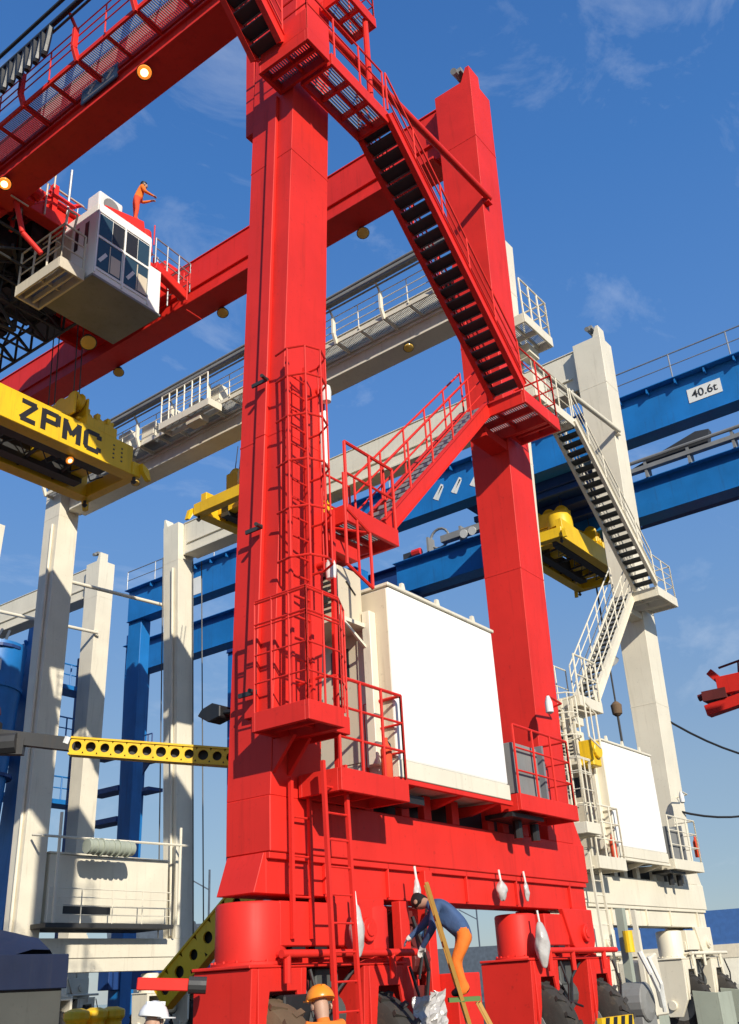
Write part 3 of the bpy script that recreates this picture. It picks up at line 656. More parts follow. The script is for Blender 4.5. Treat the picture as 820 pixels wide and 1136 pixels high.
m = MB(); m.hexa([(30.5,-8.4,0.6),(31.2,-8.4,0.6),(31.2,-7.5,0.6),(30.5,-7.5,0.6)], [(30.5,-8.4,20.1),(31.2,-8.4,20.1),(31.2,-7.4,20.1),(30.5,-7.4,20.1)]); m.build('leg', M['navy'], BC)

BP = thing('gantry_crane', 'blue portal crane seen between the white legs at left', 'gantry crane', (0,0,0))
girder_piece(BP, 29.5, 20.2, 38.9, 20.1, 21.9, M['blue'], 0.8, False)
for y in (20.2, 37.6):
    m = MB(); m.hexa([(29.5,y,0.6),(30.3,y,0.6),(30.3,y+1.0,0.6),(29.5,y+1.0,0.6)], [(29.5,y-0.1,20.08),(30.3,y-0.1,20.08),(30.3,y+1.4,20.08),(29.5,y+1.4,20.08)]); lg = m.build('leg', M['blue'], BP, 0.02)
m = MB(); m.box(29.3, 30.4, 36.0, 37.5, 14.4, 14.7); m.box(29.3, 30.4, 36.0, 37.5, 12.6, 12.8); rail(m, [(29.4,36.0,14.7),(29.4,37.4,14.7)], 1.2, 1, 0.35, 0.04); m.prism([(29.6,36.2,14.4),(29.6,37.5,14.4),(29.6,37.5,13.2)],(0.1,0,0)); m.build('platform', M['navy'], BP)
for z in (15.2, 13.0, 11.2): m = MB(); m.box(29.3, 30.4, 38.7, 41.5, z, z+0.3); m.build('platform', M['navy'], BP)
m = MB(); m.box(29.6,30.2,38.7,39.1,20.1,22.8); m.build('end_plate', M['navy'], BP)

BT = thing('crane_tower', 'dark blue crane tower with white markings at the left edge', 'crane tower', (0,0,0))
m = MB(); m.hexa([(16.5,30.3,0),(17.6,30.3,0),(17.6,31.5,0),(16.5,31.5,0)], [(17.6,30.3,18.5),(18.7,30.3,18.5),(18.7,31.9,18.5),(17.6,31.9,18.5)]); m.build('leg', M['blue'], BT, 0.02)
m = MB(); m.tube((15.7,31.3,16.9),(15.2,31.3,9.2),1.3,20); m.tube((15.55,31.3,14.75),(15.56,31.3,14.95),1.37,20); m.build('drum', M['blue'], BT, 0, True)
for z in (15.0, 12.0): m = MB(); m.box(13.0,18.0,32.4,33.0,z,z+0.4); m.build('cross_beam', M['navy'], BT)
for z in (16.4, 13.6, 10.6):
    m = MB(); m.box(14.5, 22.5, 33.2, 34.4, z, z+0.22); rail(m, [(14.6, 33.25, z+0.22), (22.4, 33.25, z+0.22)], 1.1, 1, 1.1, 0.04); m.build('gallery', M['blue'], BT)
for x in (19.6, 23.2):
    m = MB(); m.hexa([(x,34.5,0),(x+0.8,34.5,0),(x+0.8,35.4,0),(x,35.4,0)], [(x,34.5,19),(x+0.8,34.5,19),(x+0.8,35.4,19),(x,35.4,19)]); m.build('leg', M['navy'], BT, 0.02)
m = MB()
for k in range(9):
    z = 2.5+k*1.7; m.bar((17.4, 31.8, z), (19.4, 33.0, z+1.7), 0.12, 0.12); m.bar((19.4, 33.0, z), (17.4, 31.8, z+1.7), 0.12, 0.12)
m.bar((19.4,33.0,1.0),(19.4,33.0,18.5),0.2,0.2); m.build('lattice', M['blue'], BT)
m = MB()
for k in range(5): m.path([(14.2+k*0.3, 32.6, 18.8), (14.6+k*0.5, 32.4, 17.8-0.1*k), (15.4+k*0.4, 32.6, 18.4)], 0.07)
m.build('cable', M['shipgrey'], BT)
m = MB(); m.path([(12.6,32.0,18.3),(13.2,31.9,18.9),(14.6,31.6,18.5),(14.9,31.5,17.6)], 0.10); m.build('bent_pipe', M['sign'], BT)
tt = Vector((0.85,-0.53,0)); pp = Vector((15.5-0.70,31.3-1.12,0))
for z, l_, h_ in ((15.7, 0.35, 0.5), (13.6, 0.4, 0.3), (12.7, 0.45, 0.16)):
    m = MB(); q = pp + Vector((0,0,z)); m.bar(q - tt*l_, q + tt*l_, 0.04, h_); m.build('marking', M['sign'], BT)
for z in (16.6, 12.2, 10.8): m = MB(); m.tube((15.5,31.3,z),(15.5,31.3,z+0.14),1.38,20); m.build('band', M['navy'], BT)
m = MB(); m.bar((13.92,31.2,14.2),(13.98,30.9,14.2),0.4,0.05,(0,0,1)); m.box(13.9,13.93,30.9,31.3,11.9,12.1); m.box(13.9,13.93,31.0,31.6,11.0,11.1); m.build('marking', M['sign'], BT)

# ------------------------------------------------------------------ trolley with driver's cab on the red crane
TR = thing('crane_trolley', 'red trolley with a white driver cab slung between the red girders', 'crane trolley', (0,0,0))
m = MB()
for x in (1.05, 7.75): m.box(x-0.25, x+0.35, 11.3, 16.2, 23.12, 23.7)
for y in (11.8, 13.6, 15.6): m.box(1.3, 7.6, y-0.25, y+0.25, 22.5, 23.2)
m.box(1.5, 7.3, 10.6, 15.6, 22.3, 22.48)
for i in range(6): m.box(1.5, 7.4, 10.7+i*0.9, 10.85+i*0.9, 21.9, 22.29)
m.build('trolley_frame', M['red'], TR, 0.01)
m = MB()
for x in (2.6, 5.4): m.tube((x, 12.4, 23.6), (x, 15.2, 23.6), 0.55, 18)
m.box(3.2, 5.0, 12.6, 15.0, 23.0, 24.0); m.build('hoist_drum', M['maroon'], TR, 0.01)
m = MB()
for k in range(30):
    x = 1.5+random.random()*3.9; y = 11.2+random.random()*4.6; m.box(x, x+0.2+random.random()*0.9, y, y+0.2+random.random()*0.9, 20.7+random.random()*1.0, 21.9)
for k in range(10):
    x = 1.6+random.random()*3.0; y = 10.8+random.random()*2.5; m.tube((x, y, 22.3), (x+random.uniform(-1,1), y+random.uniform(-1,1), 20.4+random.random()), 0.04)
m.build('machinery', M['black'], TR)
m = MB()
for a, b in (((1.75, 10.6, 22.2), (2.6, 12.8, 20.6)), ((1.75, 10.6, 21.4), (3.2, 12.6, 20.5)), ((2.0,11.2,20.6),(3.6,12.9,20.4)), ((2.4,12.9,20.6),(2.4,12.9,19.2)), ((3.4,12.9,20.5),(3.4,12.9,19.3)), ((2.4,12.9,19.2),(3.4,12.9,19.3)), ((2.4,12.9,20.4),(3.4,12.9,19.3)), ((1.4, 12.6, 20.8),(2.8,13.3,20.6))): m.tube(a, b, 0.05)
m.build('hanging_frame', M['dark'], TR)
# red pillars carrying the cab
m = MB()
m.bar((3.6, 9.55, 21.75), (4.9, 9.4, 21.95), 0.5, 0.55); m.tube((5.0, 9.35, 22.0), (5.05, 9.3, 21.2), 0.22, 12); m.bar((5.2, 10.6, 22.6), (5.6, 9.6, 20.2), 0.5, 0.35, (0,1,0)); m.bar((5.55, 9.5, 21.2), (6.9, 9.6, 20.9), 0.25, 0.3)
m.box(1.6, 3.1, 10.4, 10.8, 21.4, 21.8); m.bar((1.9, 10.6, 21.6), (1.9, 10.6, 22.9), 0.2, 0.2); m.bar((2.7, 10.6, 21.6), (2.7, 10.6, 22.9), 0.2, 0.2)
m.tube((1.25, 10.3, 21.6), (1.6, 10.1, 20.1), 0.08); m.tube((1.6, 10.1, 20.1), (2.1, 9.9, 19.6), 0.08); m.tube((1.5, 10.0, 21.6),(1.9,9.9,21.4),0.16,12); m.box(1.3, 1.8, 10.0, 10.3, 21.2, 21.5)
m.build('cab_hanger', M['red'], TR, 0.02)
rnd = random.Random(3)
m = MB()
for k in range(26):
    x, y, z = rnd.uniform(0.9, 3.2), rnd.uniform(10.2, 11.8), rnd.uniform(20.9, 22.7); a_ = rnd.choice(((1,0,0),(0,0,1),(0,1,0),(0.7,0,0.7)))
    l_ = rnd.uniform(0.4, 1.1); m.bar((x, y, z), (x+a_[0]*l_, y+a_[1]*l_, z+a_[2]*l_), 0.09, 0.09, (0.3,0.4,1))
m.build('trolley_bracing', M['red'], TR)
m = MB()
for k in range(22):
    x, y, z = rnd.uniform(1.0, 3.0), rnd.uniform(9.9, 10.8), rnd.uniform(20.8, 23.0); a_ = rnd.choice(((1,0,0),(0,0,1),(0,0,1),(0,1,0)))
    l_ = rnd.uniform(0.4, 1.2); m.tube((x, y, z), (x+a_[0]*l_, y+a_[1]*l_, z+a_[2]*l_), 0.025, 6)
m.build('trolley_pipework', M['beige'], TR)
m = MB()
ys = [11.0 + 0.8*k for k in range(7)]
for x in (1.2, 3.0, 4.8):
    for z in (19.9, 20.9, 21.7): m.tube((x, ys[0], z), (x, ys[-1], z), 0.05, 6)
    for a_, b_ in zip(ys[:-1], ys[1:]): m.tube((x, a_, 19.9), (x, b_, 20.9), 0.04, 6); m.tube((x, b_, 20.9), (x, b_, 19.9), 0.04, 6); m.tube((x, b_, 20.9), (x, a_, 22.0), 0.04, 6)
for y in ys:
    m.tube((1.2, y, 19.9), (4.8, y, 19.9), 0.04, 6); m.tube((1.2, y, 20.9), (4.8, y, 20.9), 0.05, 6); m.tube((1.2, y, 19.9), (3.0, y, 20.9), 0.035, 6); m.tube((3.0, y, 20.9), (4.8, y, 19.9), 0.035, 6)
m.build('underslung_lattice', M['dark'], TR)
m = MB()
for k in range(14):
    x, y, z = rnd.uniform(5.6, 7.2), rnd.uniform(9.4, 10.2), rnd.uniform(20.6, 22.2); a_ = rnd.choice(((1,0,0),(0,0,1),(0,0,1)))
    l_ = rnd.uniform(0.3, 0.9); m.tube((x, y, z), (x+a_[0]*l_, y, z+a_[2]*l_), 0.022, 6)
m.build('cab_side_railing', M['red'], TR)

cx0, cx1, cy0, cy1, cz0, cz1 = 3.10, 5.02, 9.0, 10.9, 19.12, 21.62
m = MB(); m.hexa([(cx0,cy0,cz0),(cx1,cy0,cz0),(cx1,cy1,cz0),(cx0,cy1,cz0)], [(cx0,cy0,cz1),(cx1,cy0,cz1),(cx1,cy1,cz1),(cx0,cy1,cz1)])
CAB = m.build('driver_cab', M['housewhite'], TR, 0.03, seg=2)
m = MB(); m.box(cx1+0.003, cx1+0.42, cy0+0.002, cy1-0.3, cz0-0.02, cz1-1.0); m.build('side_box', M['housewhite'], CAB, 0.02)
m = MB(); m.box(cx0-0.03, cx1+0.44, cy0-0.03, cy1+0.1, cz0-0.1, cz0-0.023); m.build('floor_plate', M['grey'], CAB, 0.01)
fw = [(cx0+0.06, cx0+0.52), (cx0+0.54, cx0+0.98), (cx0+1.02, cx0+1.42), (cx0+1.44, cx0+1.84)]
for i, (a, b) in enumerate(fw):
    m = MB(); m.box(a, b, cy0-0.012, cy0-0.003, cz0+1.38, cz0+2.12); m.build('window', M['glass'] if i in (0, 3) else M['black'], CAB)
for i, (a, b) in enumerate(((cx0+0.06, cx0+0.90), (cx0+1.02, cx0+1.84))):
    m = MB(); m.box(a, b, cy0-0.012, cy0-0.003, cz0+0.28, cz0+1.26); wd = m.build('window', M['glass'], CAB)
    m = MB(); m.box(a+0.48, a+0.80, cy0-0.017, cy0-0.013, cz0+0.32, cz0+0.92); m.box(a+0.42, a+0.45, cy0-0.02, cy0-0.013, cz0+0.3, cz0+1.2); m.build('blind', M['beige'], wd)
    m = MB(); m.bar((a+0.1, cy0-0.016, cz0+0.5), (a+0.32, cy0-0.016, cz0+0.85), 0.008, 0.10, (1,0,0)); m.build('sticker', M['sign'], wd)
m = MB()
for z in (cz0+0.2, cz0+1.3, cz0+2.2): m.box(cx0, cx1-0.02, cy0-0.03, cy0-0.003, z-0.03, z+0.03)
for x in (cx0+0.03, cx0+0.96, cx1-0.06): m.box(x-0.02, x+0.03, cy0-0.034, cy0-0.003, cz0+0.05, cz1-0.1)
m.build('window_frame', M['housewhite'], CAB)
for y in (cy0+0.35, cy0+0.78):
    m = MB(); m.box(cx0-0.012, cx0-0.003, y, y+0.16, cz0+1.2, cz0+2.0); m.build('window', M['black'], CAB)
m = MB(); m.box(cx0-0.03, cx0-0.004, cy0+1.05, cy0+1.7, cz0+0.1, cz0+2.1); m.build('door', M['beige'], CAB)
m = MB(); m.box(cx0+0.35, cx0+1.2, cy0+0.5, cy0+1.05, cz1+0.30, cz1+1.02); AC = m.build('air_conditioner', M['sign'], CAB, 0.05, seg=2)
m = MB(); m.tube((cx0+0.78, cy0+0.48, cz1+0.66), (cx0+0.78, cy0+0.499, cz1+0.66), 0.27, 20); m.build('fan_grille', M['grey'], AC)
m = MB(); m.box(cx0+0.4, cx0+0.5, cy0+0.6, cy0+1.0, cz1+0.0, cz1+0.3); m.box(cx0+1.05, cx0+1.15, cy0+0.6, cy0+1.0, cz1+0.0, cz1+0.3); m.bar((cx0+0.3, cy0+0.75, cz1+0.24), (cx0+1.25, cy0+0.75, cz1+0.24), 0.4, 0.1); m.build('roof_frame', M['red'], TR)
pf = platform(TR, cx0-0.85, cx0-0.06, cy0+0.25, cy1+0.3, cz0+0.12, M['beige'], 'cab_platform', 0.3, 3)
h = MB(); rail(h, [(cx0-0.8, cy1+0.25, cz0+0.17), (cx0-0.8, cy0+0.3, cz0+0.17), (cx0-0.1, cy0+0.3, cz0+0.17)], 1.15, 2, 0.55, 0.03); h.path([(cx0-0.78, cy0+0.3, cz0+1.3), (cx0-0.78, cy0+0.2, cz0+1.75), (cx0-0.5, cy0+0.2, cz0+1.75), (cx0-0.5, cy0+0.3, cz0+1.3)], 0.03)
h.build('handrail', M['beige'], pf)
h = MB(); rail(h, [(1.6, 11.3, 22.5), (3.2, 11.3, 22.5), (5.6, 11.3, 22.5), (7.2, 11.3, 22.5)], 1.1, 2, 0.8, 0.022); rail(h, [(5.6, 9.5, 21.2), (7.0, 9.5, 21.1), (7.0, 10.5, 21.1)], 1.1, 2, 0.5, 0.025)
h.path([(3.2, 10.6, 21.6), (3.2, 10.6, 23.9)], 0.04); h.build('handrail', M['galv'], TR)
floodlight(TR, (4.8, 11.3, 18.95), (-0.2,-0.4,-0.8), False, M['dark'], 1.2)

def block_letters(word, parent, x, y, z, w, h, t):
    """heavy stencil letters on a plate facing -Y"""
    S = dict(Z=[((0,1),(1,1)),((1,1),(0,0)),((0,0),(1,0))], P=[((0,-.1),(0,1.1)),((0,1),(1,1)),((1,1.08),(1,.44)),((0,.5),(1,.5))],
             M=[((0,-.1),(0,1.1)),((0,1),(.5,.3)),((.5,.3),(1,1)),((1,1.1),(1,-.1))], C=[((1,1),(.1,1)),((0,.92),(0,.08)),((.1,0),(1,0)),((1,1),(1,.74)),((1,.26),(1,0)),((.12,1),(0,.88)),((.12,0),(0,.12))])
    for k, ch in enumerate(word):
        m = MB(); x0 = x + k*(w+0.25)
        for j, ((a, b), (c, d)) in enumerate(S[ch]):
            m.bar((x0+a*w, y-0.0006*j, z+b*h), (x0+c*w, y-0.0006*j, z+d*h), 0.018, t if abs(b-d) < 0.02 or abs(a-c) > 0.02 else t*1.15, (0,0,1) if abs(a-c) > 0.02 else (1,0,0))
        m.build('lettering', M['black'], parent)

# ------------------------------------------------------------------ spreaders
def spreader(label, loc, rz, half, ropes, letters=None, group='container spreaders', scale=1.0):
    root = thing('container_spreader', label, 'container spreader', loc, rz, group)
    Y = M['yellow']
    m = MB()   # two deep side beams with a dark well between them
    for s in (-1, 1):
        m.box(-half, half, s*1.05-0.14, s*1.05+0.14, -0.10, 0.85)
        m.box(-half, half, s*1.05-0.22, s*1.05+0.22, -0.14, -0.102)
    for x in (-half+0.8, -1.0, 1.0, half-0.8): m.box(x-0.2, x+0.2, -0.9, 0.9, 0.1, 0.6)
    m.build('main_frame', Y, root, 0.012)
    m = MB()
    for s in (-1, 1): m.box(-half+0.6, half-0.6, s*0.55-0.18, s*0.55+0.18, -0.06, 0.5)
    for x in (-2.0, -0.6, 0.5, 1.7): m.tube((x, -0.9, 0.05), (x+0.3, 0.9, 0.05), 0.05)
    m.build('telescopic_beam', M['dark'], root)
    for s in (-1, 1):
        m = MB(); m.box(s*half-0.02 if s > 0 else -half-0.30, s*half+0.30 if s > 0 else -half+0.02, -1.25, 1.25, -0.12, 0.34); e = m.build('end_beam', Y, root, 0.02)
        for t in (-1, 1):
            k = MB(); k.lathe((s*(half+0.13), t*1.13, -0.34), (0,0,1), [(0,0.03),(0.08,0.09),(0.12,0.05),(0.26,0.05)], 10); k.build('twistlock', M['dark'], e)
            k = MB(); k.prism([(s*(half+0.18), t*1.26, 0.28), (s*(half+0.40), t*1.3, 0.12), (s*(half+0.46), t*1.36, -0.25), (s*(half+0.36), t*1.36, -0.25), (s*(half+0.22), t*1.28, 0.02)], (0, 0.16*t, 0)); k.build('guide_flap', Y, e)
    m = MB()   # head block with sheaves
    m.box(-1.7, 1.7, -0.7, 0.7, 0.86, 1.25)
    for x in (-1.5, 1.5): m.box(x-0.26, x-0.18, -0.92, 0.92, 1.25, 1.95); m.box(x+0.18, x+0.26, -0.92, 0.92, 1.25, 1.95)
    H = m.build('head_block', Y, root, 0.03)
    for x in (-1.5, 1.5):
        for y in (-0.6, 0.0, 0.6):
            k = MB(); k.lathe((x-0.14, y, 1.86), (1,0,0), [(0, 0.08), (0, 0.29), (0.05, 0.30), (0.11, 0.24), (0.17, 0.24), (0.23, 0.30), (0.28, 0.29), (0.28, 0.08)], 20); k.build('sheave', Y, H, 0, True)
    m = MB(); m.box(half-1.7, half-0.6, -1.15, -0.5, 0.86, 1.2)
    for i in range(3): m.tube((half-1.5+i*0.38, -1.0, 1.28), (half-1.5+i*0.38, -0.45, 1.28), 0.12, 14); m.box(half-1.56+i*0.38, half-1.42+i*0.38, -0.9, -0.7, 1.2, 1.62)
    m.tube((half-1.8, -0.8, 1.2), (half-0.5, -0.8, 1.55), 0.06, 8)
    m.build('hydraulic_unit', Y, root, 0.02)
    m = MB()
    for k in range(7):
        x = -half+0.9+k*0.75; m.path([(x, -0.88, 0.80), (x+0.15, -0.80, 0.98), (x+0.45, -0.82, 0.95), (x+0.62, -0.88, 0.82)], 0.025)
        m.path([(x, -0.5, -0.12), (x+0.3, -0.3, -0.30), (x+0.6, -0.5, -0.12)], 0.02)
    m.build('hydraulic_hose', M['black'], root)
    m = MB(); m.lathe((-1.9, -0.62, 0.86), (0,0,1), [(0,0.55),(0.5,0.55),(0.62,0.5),(0.64,0.3)], 20); m.build('cable_basket', Y, root, 0, True)
    m = MB()
    for (x, y) in ((-1.5,-0.6),(-1.5,0.6),(1.5,-0.6),(1.5,0.6)):
        for dx in (-0.1, 0.1): m.tube((x+dx, y, 2.0), (x*ropes[1]+dx, y, ropes[0]), 0.018, 5)
    m.build('hoist_rope', M['rope'], root)
    if letters:
        block_letters(letters, root, half-3.85, -1.193, 0.12, 0.46, 0.54, 0.14)
        q = MB()
        for i in range(4): q.box(half-0.75, half-0.69, -1.198, -1.191, 0.15+i*0.14, 0.20+i*0.14); q.box(half-0.45, half-0.39, -1.198, -1.191, 0.15+i*0.14, 0.20+i*0.14)
        q.build('bolt', M['dark'], root)
        floodlight(root, (half-1.9, -0.75, -0.2), (0,-0.6,-0.7), True, M['yellow'], 0.6)
    root.scale = (scale, scale, scale)
    return root
spreader('yellow container spreader with black lettering hanging under the red crane cab', (3.85, 13.0, 15.72), 0.0, 3.25, (7.0, 0.9), 'ZPMC')
spreader('yellow container spreader half hidden behind the closest red leg', (17.7, 15.6, 18.75), -0.019, 2.75, (3.2, 0.9), scale=1.08)
spreader('yellow container spreader hanging right of the farther red leg', (28.9, 7.9, 18.3), 0.0, 3.05, (3.6, 0.95))

# ------------------------------------------------------------------ people
def person(label, loc, rz, J, suit, helmet=None, group=None, hairless=False, mitts=None):
    """J: joints in local space; one skinned continuous body, coloured by body region"""
    root = thing('person', label, 'person', loc, rz, group)
    V = []; E = []; RAD = []; MATI = []
    def v(p, r, mi):
        V.append(Vector(p)); RAD.append(r); MATI.append(mi); return len(V)-1
    def chain(pts):
        for a, b in zip(pts[:-1], pts[1:]): E.append((a, b))
    TR_, TO, SK, GL, SH = 0, 1, 2, 3, 4
    HP = TO if J.get('coat') else TR_
    pel = v(J['pelvis'], 0.155, HP)
    wst = v(Vector(J['pelvis']).lerp(Vector(J['chest']), 0.45), 0.145, TO)
    che = v(J['chest'], 0.165, TO)
    nb = v(Vector(J['chest']).lerp(Vector(J['neck']), 0.75), 0.085, TO)
    nk = v(J['neck'], 0.058, SK)
    hd = Vector(J['head']); up = (hd - Vector(J['neck'])).normalized()
    h1 = v(hd - up*0.06, 0.078, SK); h2 = v(hd + up*0.03, 0.098, SK); h3 = v(hd + up*0.11, 0.078, SK)
    chain([pel, wst, che, nb, nk, h1, h2, h3])
    fwd = Vector(J.get('face', (0,-1,0))).normalized()
    nose = v(hd + fwd*0.112 - up*0.015, 0.014, SK); E.append((h2, nose))
    for s in 'LR':
        sh = v(J['sho'+s], 0.078, TO); el = v(J['elb'+s], 0.055, TO); wr = v(J['wri'+s], 0.036, TO)
        chain([che, sh, el, wr])
        d = (Vector(J['wri'+s]) - Vector(J['elb'+s])).normalized()
        sd = d.cross(Vector((0,0,1)));  sd = sd.normalized() if sd.length > 0.1 else Vector((1,0,0))
        nn = sd.cross(d).normalized()
        pm = v(Vector(J['wri'+s]) + d*0.07, 0.034, GL); E.append((wr, pm))
        for k, ln in enumerate((0.070, 0.082, 0.078, 0.06)):
            o = sd*(0.030 - 0.020*k)
            a = v(V[pm] + d*0.035 + o, 0.0095, GL); b = v(V[pm] + d*(0.035+ln*0.55) + o*1.05 - nn*0.012, 0.009, GL); c = v(V[pm] + d*(0.035+ln*0.9) + o*1.05 - nn*0.04, 0.0075, GL)
            chain([pm, a, b, c])
        t1 = v(V[pm] + sd*0.042 - d*0.01 - nn*0.01, 0.011, GL); t2 = v(V[pm] + sd*0.06 + d*0.035 - nn*0.025, 0.009, GL); chain([pm, t1, t2])
        hp = v(J['hip'+s], 0.10, TR_); kn = v(J['kne'+s], 0.068, TR_); an = v(J['ank'+s], 0.05, TR_); toe = v(Vector(J['ank'+s]) + Vector(J.get('toe'+s, (0,-0.17,-0.05))), 0.042, SH)
        heel = v(Vector(J['ank'+s]) + Vector((0,0,-0.045)) - Vector(J.get('toe'+s, (0,-0.17,-0.05)))*0.25, 0.042, SH)
        chain([pel, hp, kn, an, toe]); E.append((an, heel))
    me = bpy.data.meshes.new('body'); me.from_pydata([tuple(p) for p in V], E, [])
    ob = bpy.data.objects.new('body_src', me); COL.objects.link(ob)
    sk = ob.modifiers.new('s', 'SKIN'); sk.use_smooth_shade = True
    for i, d in enumerate(me.skin_vertices[0].data): d.radius = (RAD[i], RAD[i]); d.use_root = (i == 0)
    ss = ob.modifiers.new('u', 'SUBSURF'); ss.levels = 3; ss.render_levels = 3
    dg = bpy.context.evaluated_depsgraph_get()
    bm_ = bpy.data.meshes.new_from_object(ob.evaluated_get(dg)); bpy.data.objects.remove(ob)
    bm_.materials.clear()
    for k in suit: bm_.materials.append(M[k])
    for p in bm_.polygons:
        c = p.center; best = min(range(len(V)), key=lambda i: (V[i]-c).length - RAD[i]*0.9)
        p.material_index = MATI[best]; p.use_smooth = True
    b = bpy.data.objects.new('body', bm_); COL.objects.link(b); b.parent = root
    side = up.cross(fwd).normalized()
    ey = MB()
    for s in (-1, 1):
        c = hd + fwd*0.088 + side*s*0.034 + up*0.022; ey.lathe(c, fwd, [(0,0.013),(0.006,0.010),(0.009,0.003)], 8)
    ey.bar(hd + fwd*0.094 - up*0.062 - side*0.024, hd + fwd*0.094 - up*0.062 + side*0.024, 0.008, 0.01)
    ey.build('face_features', M['hair'], root)
    q = MB()
    for s in (-1, 1): q.lathe(hd + side*s*0.096 - up*0.01, side*s, [(0, 0.026), (0.012, 0.03), (0.018, 0.018)], 8)
    q.build('ear', M['skin'], root, 0, True)
    if helmet:
        m = MB(); c = hd + up*0.055
        m.lathe(c, up, [(0.0, 0.142), (0.012, 0.145), (0.05, 0.134), (0.09, 0.112), (0.125, 0.072), (0.142, 0.02)], 22)
        pk = [c + fwd*0.235*math.cos(t) * (1.0) + side*0.15*math.sin(t) - up*0.012 for t in [R(a) for a in range(-90, 91, 15)]]
        n = len(pk); m.prism([tuple(p) for p in pk], tuple(up*0.012))
        m.bar(c - fwd*0.1 + up*0.118, c + fwd*0.1 + up*0.118, 0.03, 0.035, tuple(up))
        m.build('helmet', M[helmet], root, 0, True)
        s = MB(); s.path([c + side*0.125 - up*0.01, hd + fwd*0.05 + side*0.08 - up*0.10, hd + fwd*0.06 - up*0.135, hd + fwd*0.05 - side*0.08 - up*0.10, c - side*0.125 - up*0.01], 0.006, 5); s.build('chin_strap', M['black'], root)
    m = MB(); m.lathe(hd - fwd*0.034 + up*0.012, up, [(-0.06, 0.070), (0.0, 0.092), (0.05, 0.104), (0.09, 0.098), (0.125, 0.06), (0.135, 0.01)], 16)
    if not helmet: m.build('hair', M['hair'], root, 0, True)
    return root
def standing(h=1.72, lean=0.0, arms='down'):
    k = h/1.72
    J = dict(pelvis=(0,0,0.93), chest=(0,-lean*0.5,1.26), neck=(0,-lean*0.9,1.47), head=(0,-lean-0.02,1.60),
        shoL=(0.19,-lean*0.7,1.40), shoR=(-0.19,-lean*0.7,1.40), elbL=(0.26,0.02-lean*0.5,1.12), elbR=(-0.26,0.02-lean*0.5,1.12),
        wriL=(0.24,-0.12-lean*0.5,0.90), wriR=(-0.24,-0.12-lean*0.5,0.90), hipL=(0.10,0,0.88), hipR=(-0.10,0,0.88),
        kneL=(0.12,-0.02,0.49), kneR=(-0.12,-0.02,0.49), ankL=(0.12,0.02,0.09), ankR=(-0.12,0.02,0.09), face=(0,-1,-0.05))
    if arms == 'front':
        J.update(elbL=(0.25,-0.20,1.15), elbR=(-0.25,-0.20,1.15), wriL=(0.14,-0.42,1.18), wriR=(-0.14,-0.42,1.18))
    return {a: tuple(c*k for c in b) if a != 'face' else b for a, b in J.items()}
# face direction: local -Y; rz turns it
person('worker in a white hard hat and pale shirt at the bottom left', (-2.28, -0.56, 0.0), R(80), standing(1.53), ('darkgrey','palecloth','skin','skin','black'), 'helmetwhite')
person('worker in orange hard hat and orange jacket in front of the red bogie', (-1.14, -1.80, 0.0), R(158), standing(1.60, 0.12, 'front'), ('orange','orange','skin','glove','black'), 'helmetorange')
LFT, FWD = Vector((-0.58, 0.81, 0)), Vector((0.81, 0.58, 0))
def at(l, f, z): return tuple(LFT*l + FWD*f + Vector((0,0,z)))
JB = dict(coat=True, pelvis=at(-0.10,0,0.74), chest=at(0.14,0.10,0.98), neck=at(0.32,0.20,1.10), head=at(0.43,0.29,1.12), face=tuple(LFT*0.7+FWD*0.5+Vector((0,0,-0.5))),
    shoL=at(0.24,0.0,1.08), shoR=at(0.20,0.34,1.06), elbL=at(0.30,-0.08,0.80), elbR=at(0.40,0.42,0.86), wriL=at(0.42,0.06,0.62), wriR=at(0.55,0.45,0.75),
    hipL=at(-0.10,-0.10,0.68), hipR=at(-0.10,0.10,0.68), kneL=at(0.06,-0.12,0.38), kneR=at(0.03,0.12,0.40), ankL=at(-0.04,-0.10,0.09), ankR=at(-0.04,0.10,0.09), toeL=tuple(LFT*0.17+Vector((0,0,-0.05))), toeR=tuple(LFT*0.17+Vector((0,0,-0.05))))
person('worker in a blue jacket and orange trousers bending over on the yellow stepladder', (1.92, -1.42, 1.46), 0, JB, ('orange','denim','skin','glove','black'))
person('worker in red orange overalls standing on the trolley above the driver cab', (4.72, 9.45, 22.19), R(60), standing(1.70, 0.18, 'front'), ('redorange','orange','skin','skin','black'), None)

# stepladder under the bending worker
SL = thing('stepladder', 'yellow stepladder leaning in front of the red crane under the bending worker', 'stepladder', (1.92, -1.42, 0))
m = MB(); r0, r1 = Vector((0.78, 0.10, 0)), Vector((-0.70, -0.06, 2.72)); of = FWD*0.40
m.bar(r0 - of*0.5, r1 - of*0.45, 0.045, 0.075, tuple(FWD)); m.bar(r0 + of*0.5, r1 + of*0.45, 0.045, 0.075, tuple(FWD))
for q in (-0.5, 0.5): m.bar(Vector((0.16,-0.12,1.40)) + of*q, Vector((0.62,-0.62,0)) + of*q*1.2, 0.04, 0.06, tuple(FWD))
m.build('frame', M['ladderyellow'], SL)
for i in range(1, 9):
    c = r0.lerp(r1, i/9.2); m = MB(); m.bar(c - of*0.47, c + of*0.47, 0.03, 0.07, (0.4,0,1)); m.build('step', M['ladderyellow'], SL)
m = MB(); m.bar(Vector((-0.02,0,1.44)) - LFT*0.22, Vector((-0.02,0,1.44)) + LFT*0.16, 0.40, 0.05, (0,0,1)); m.build('top_step', M['green'], SL)

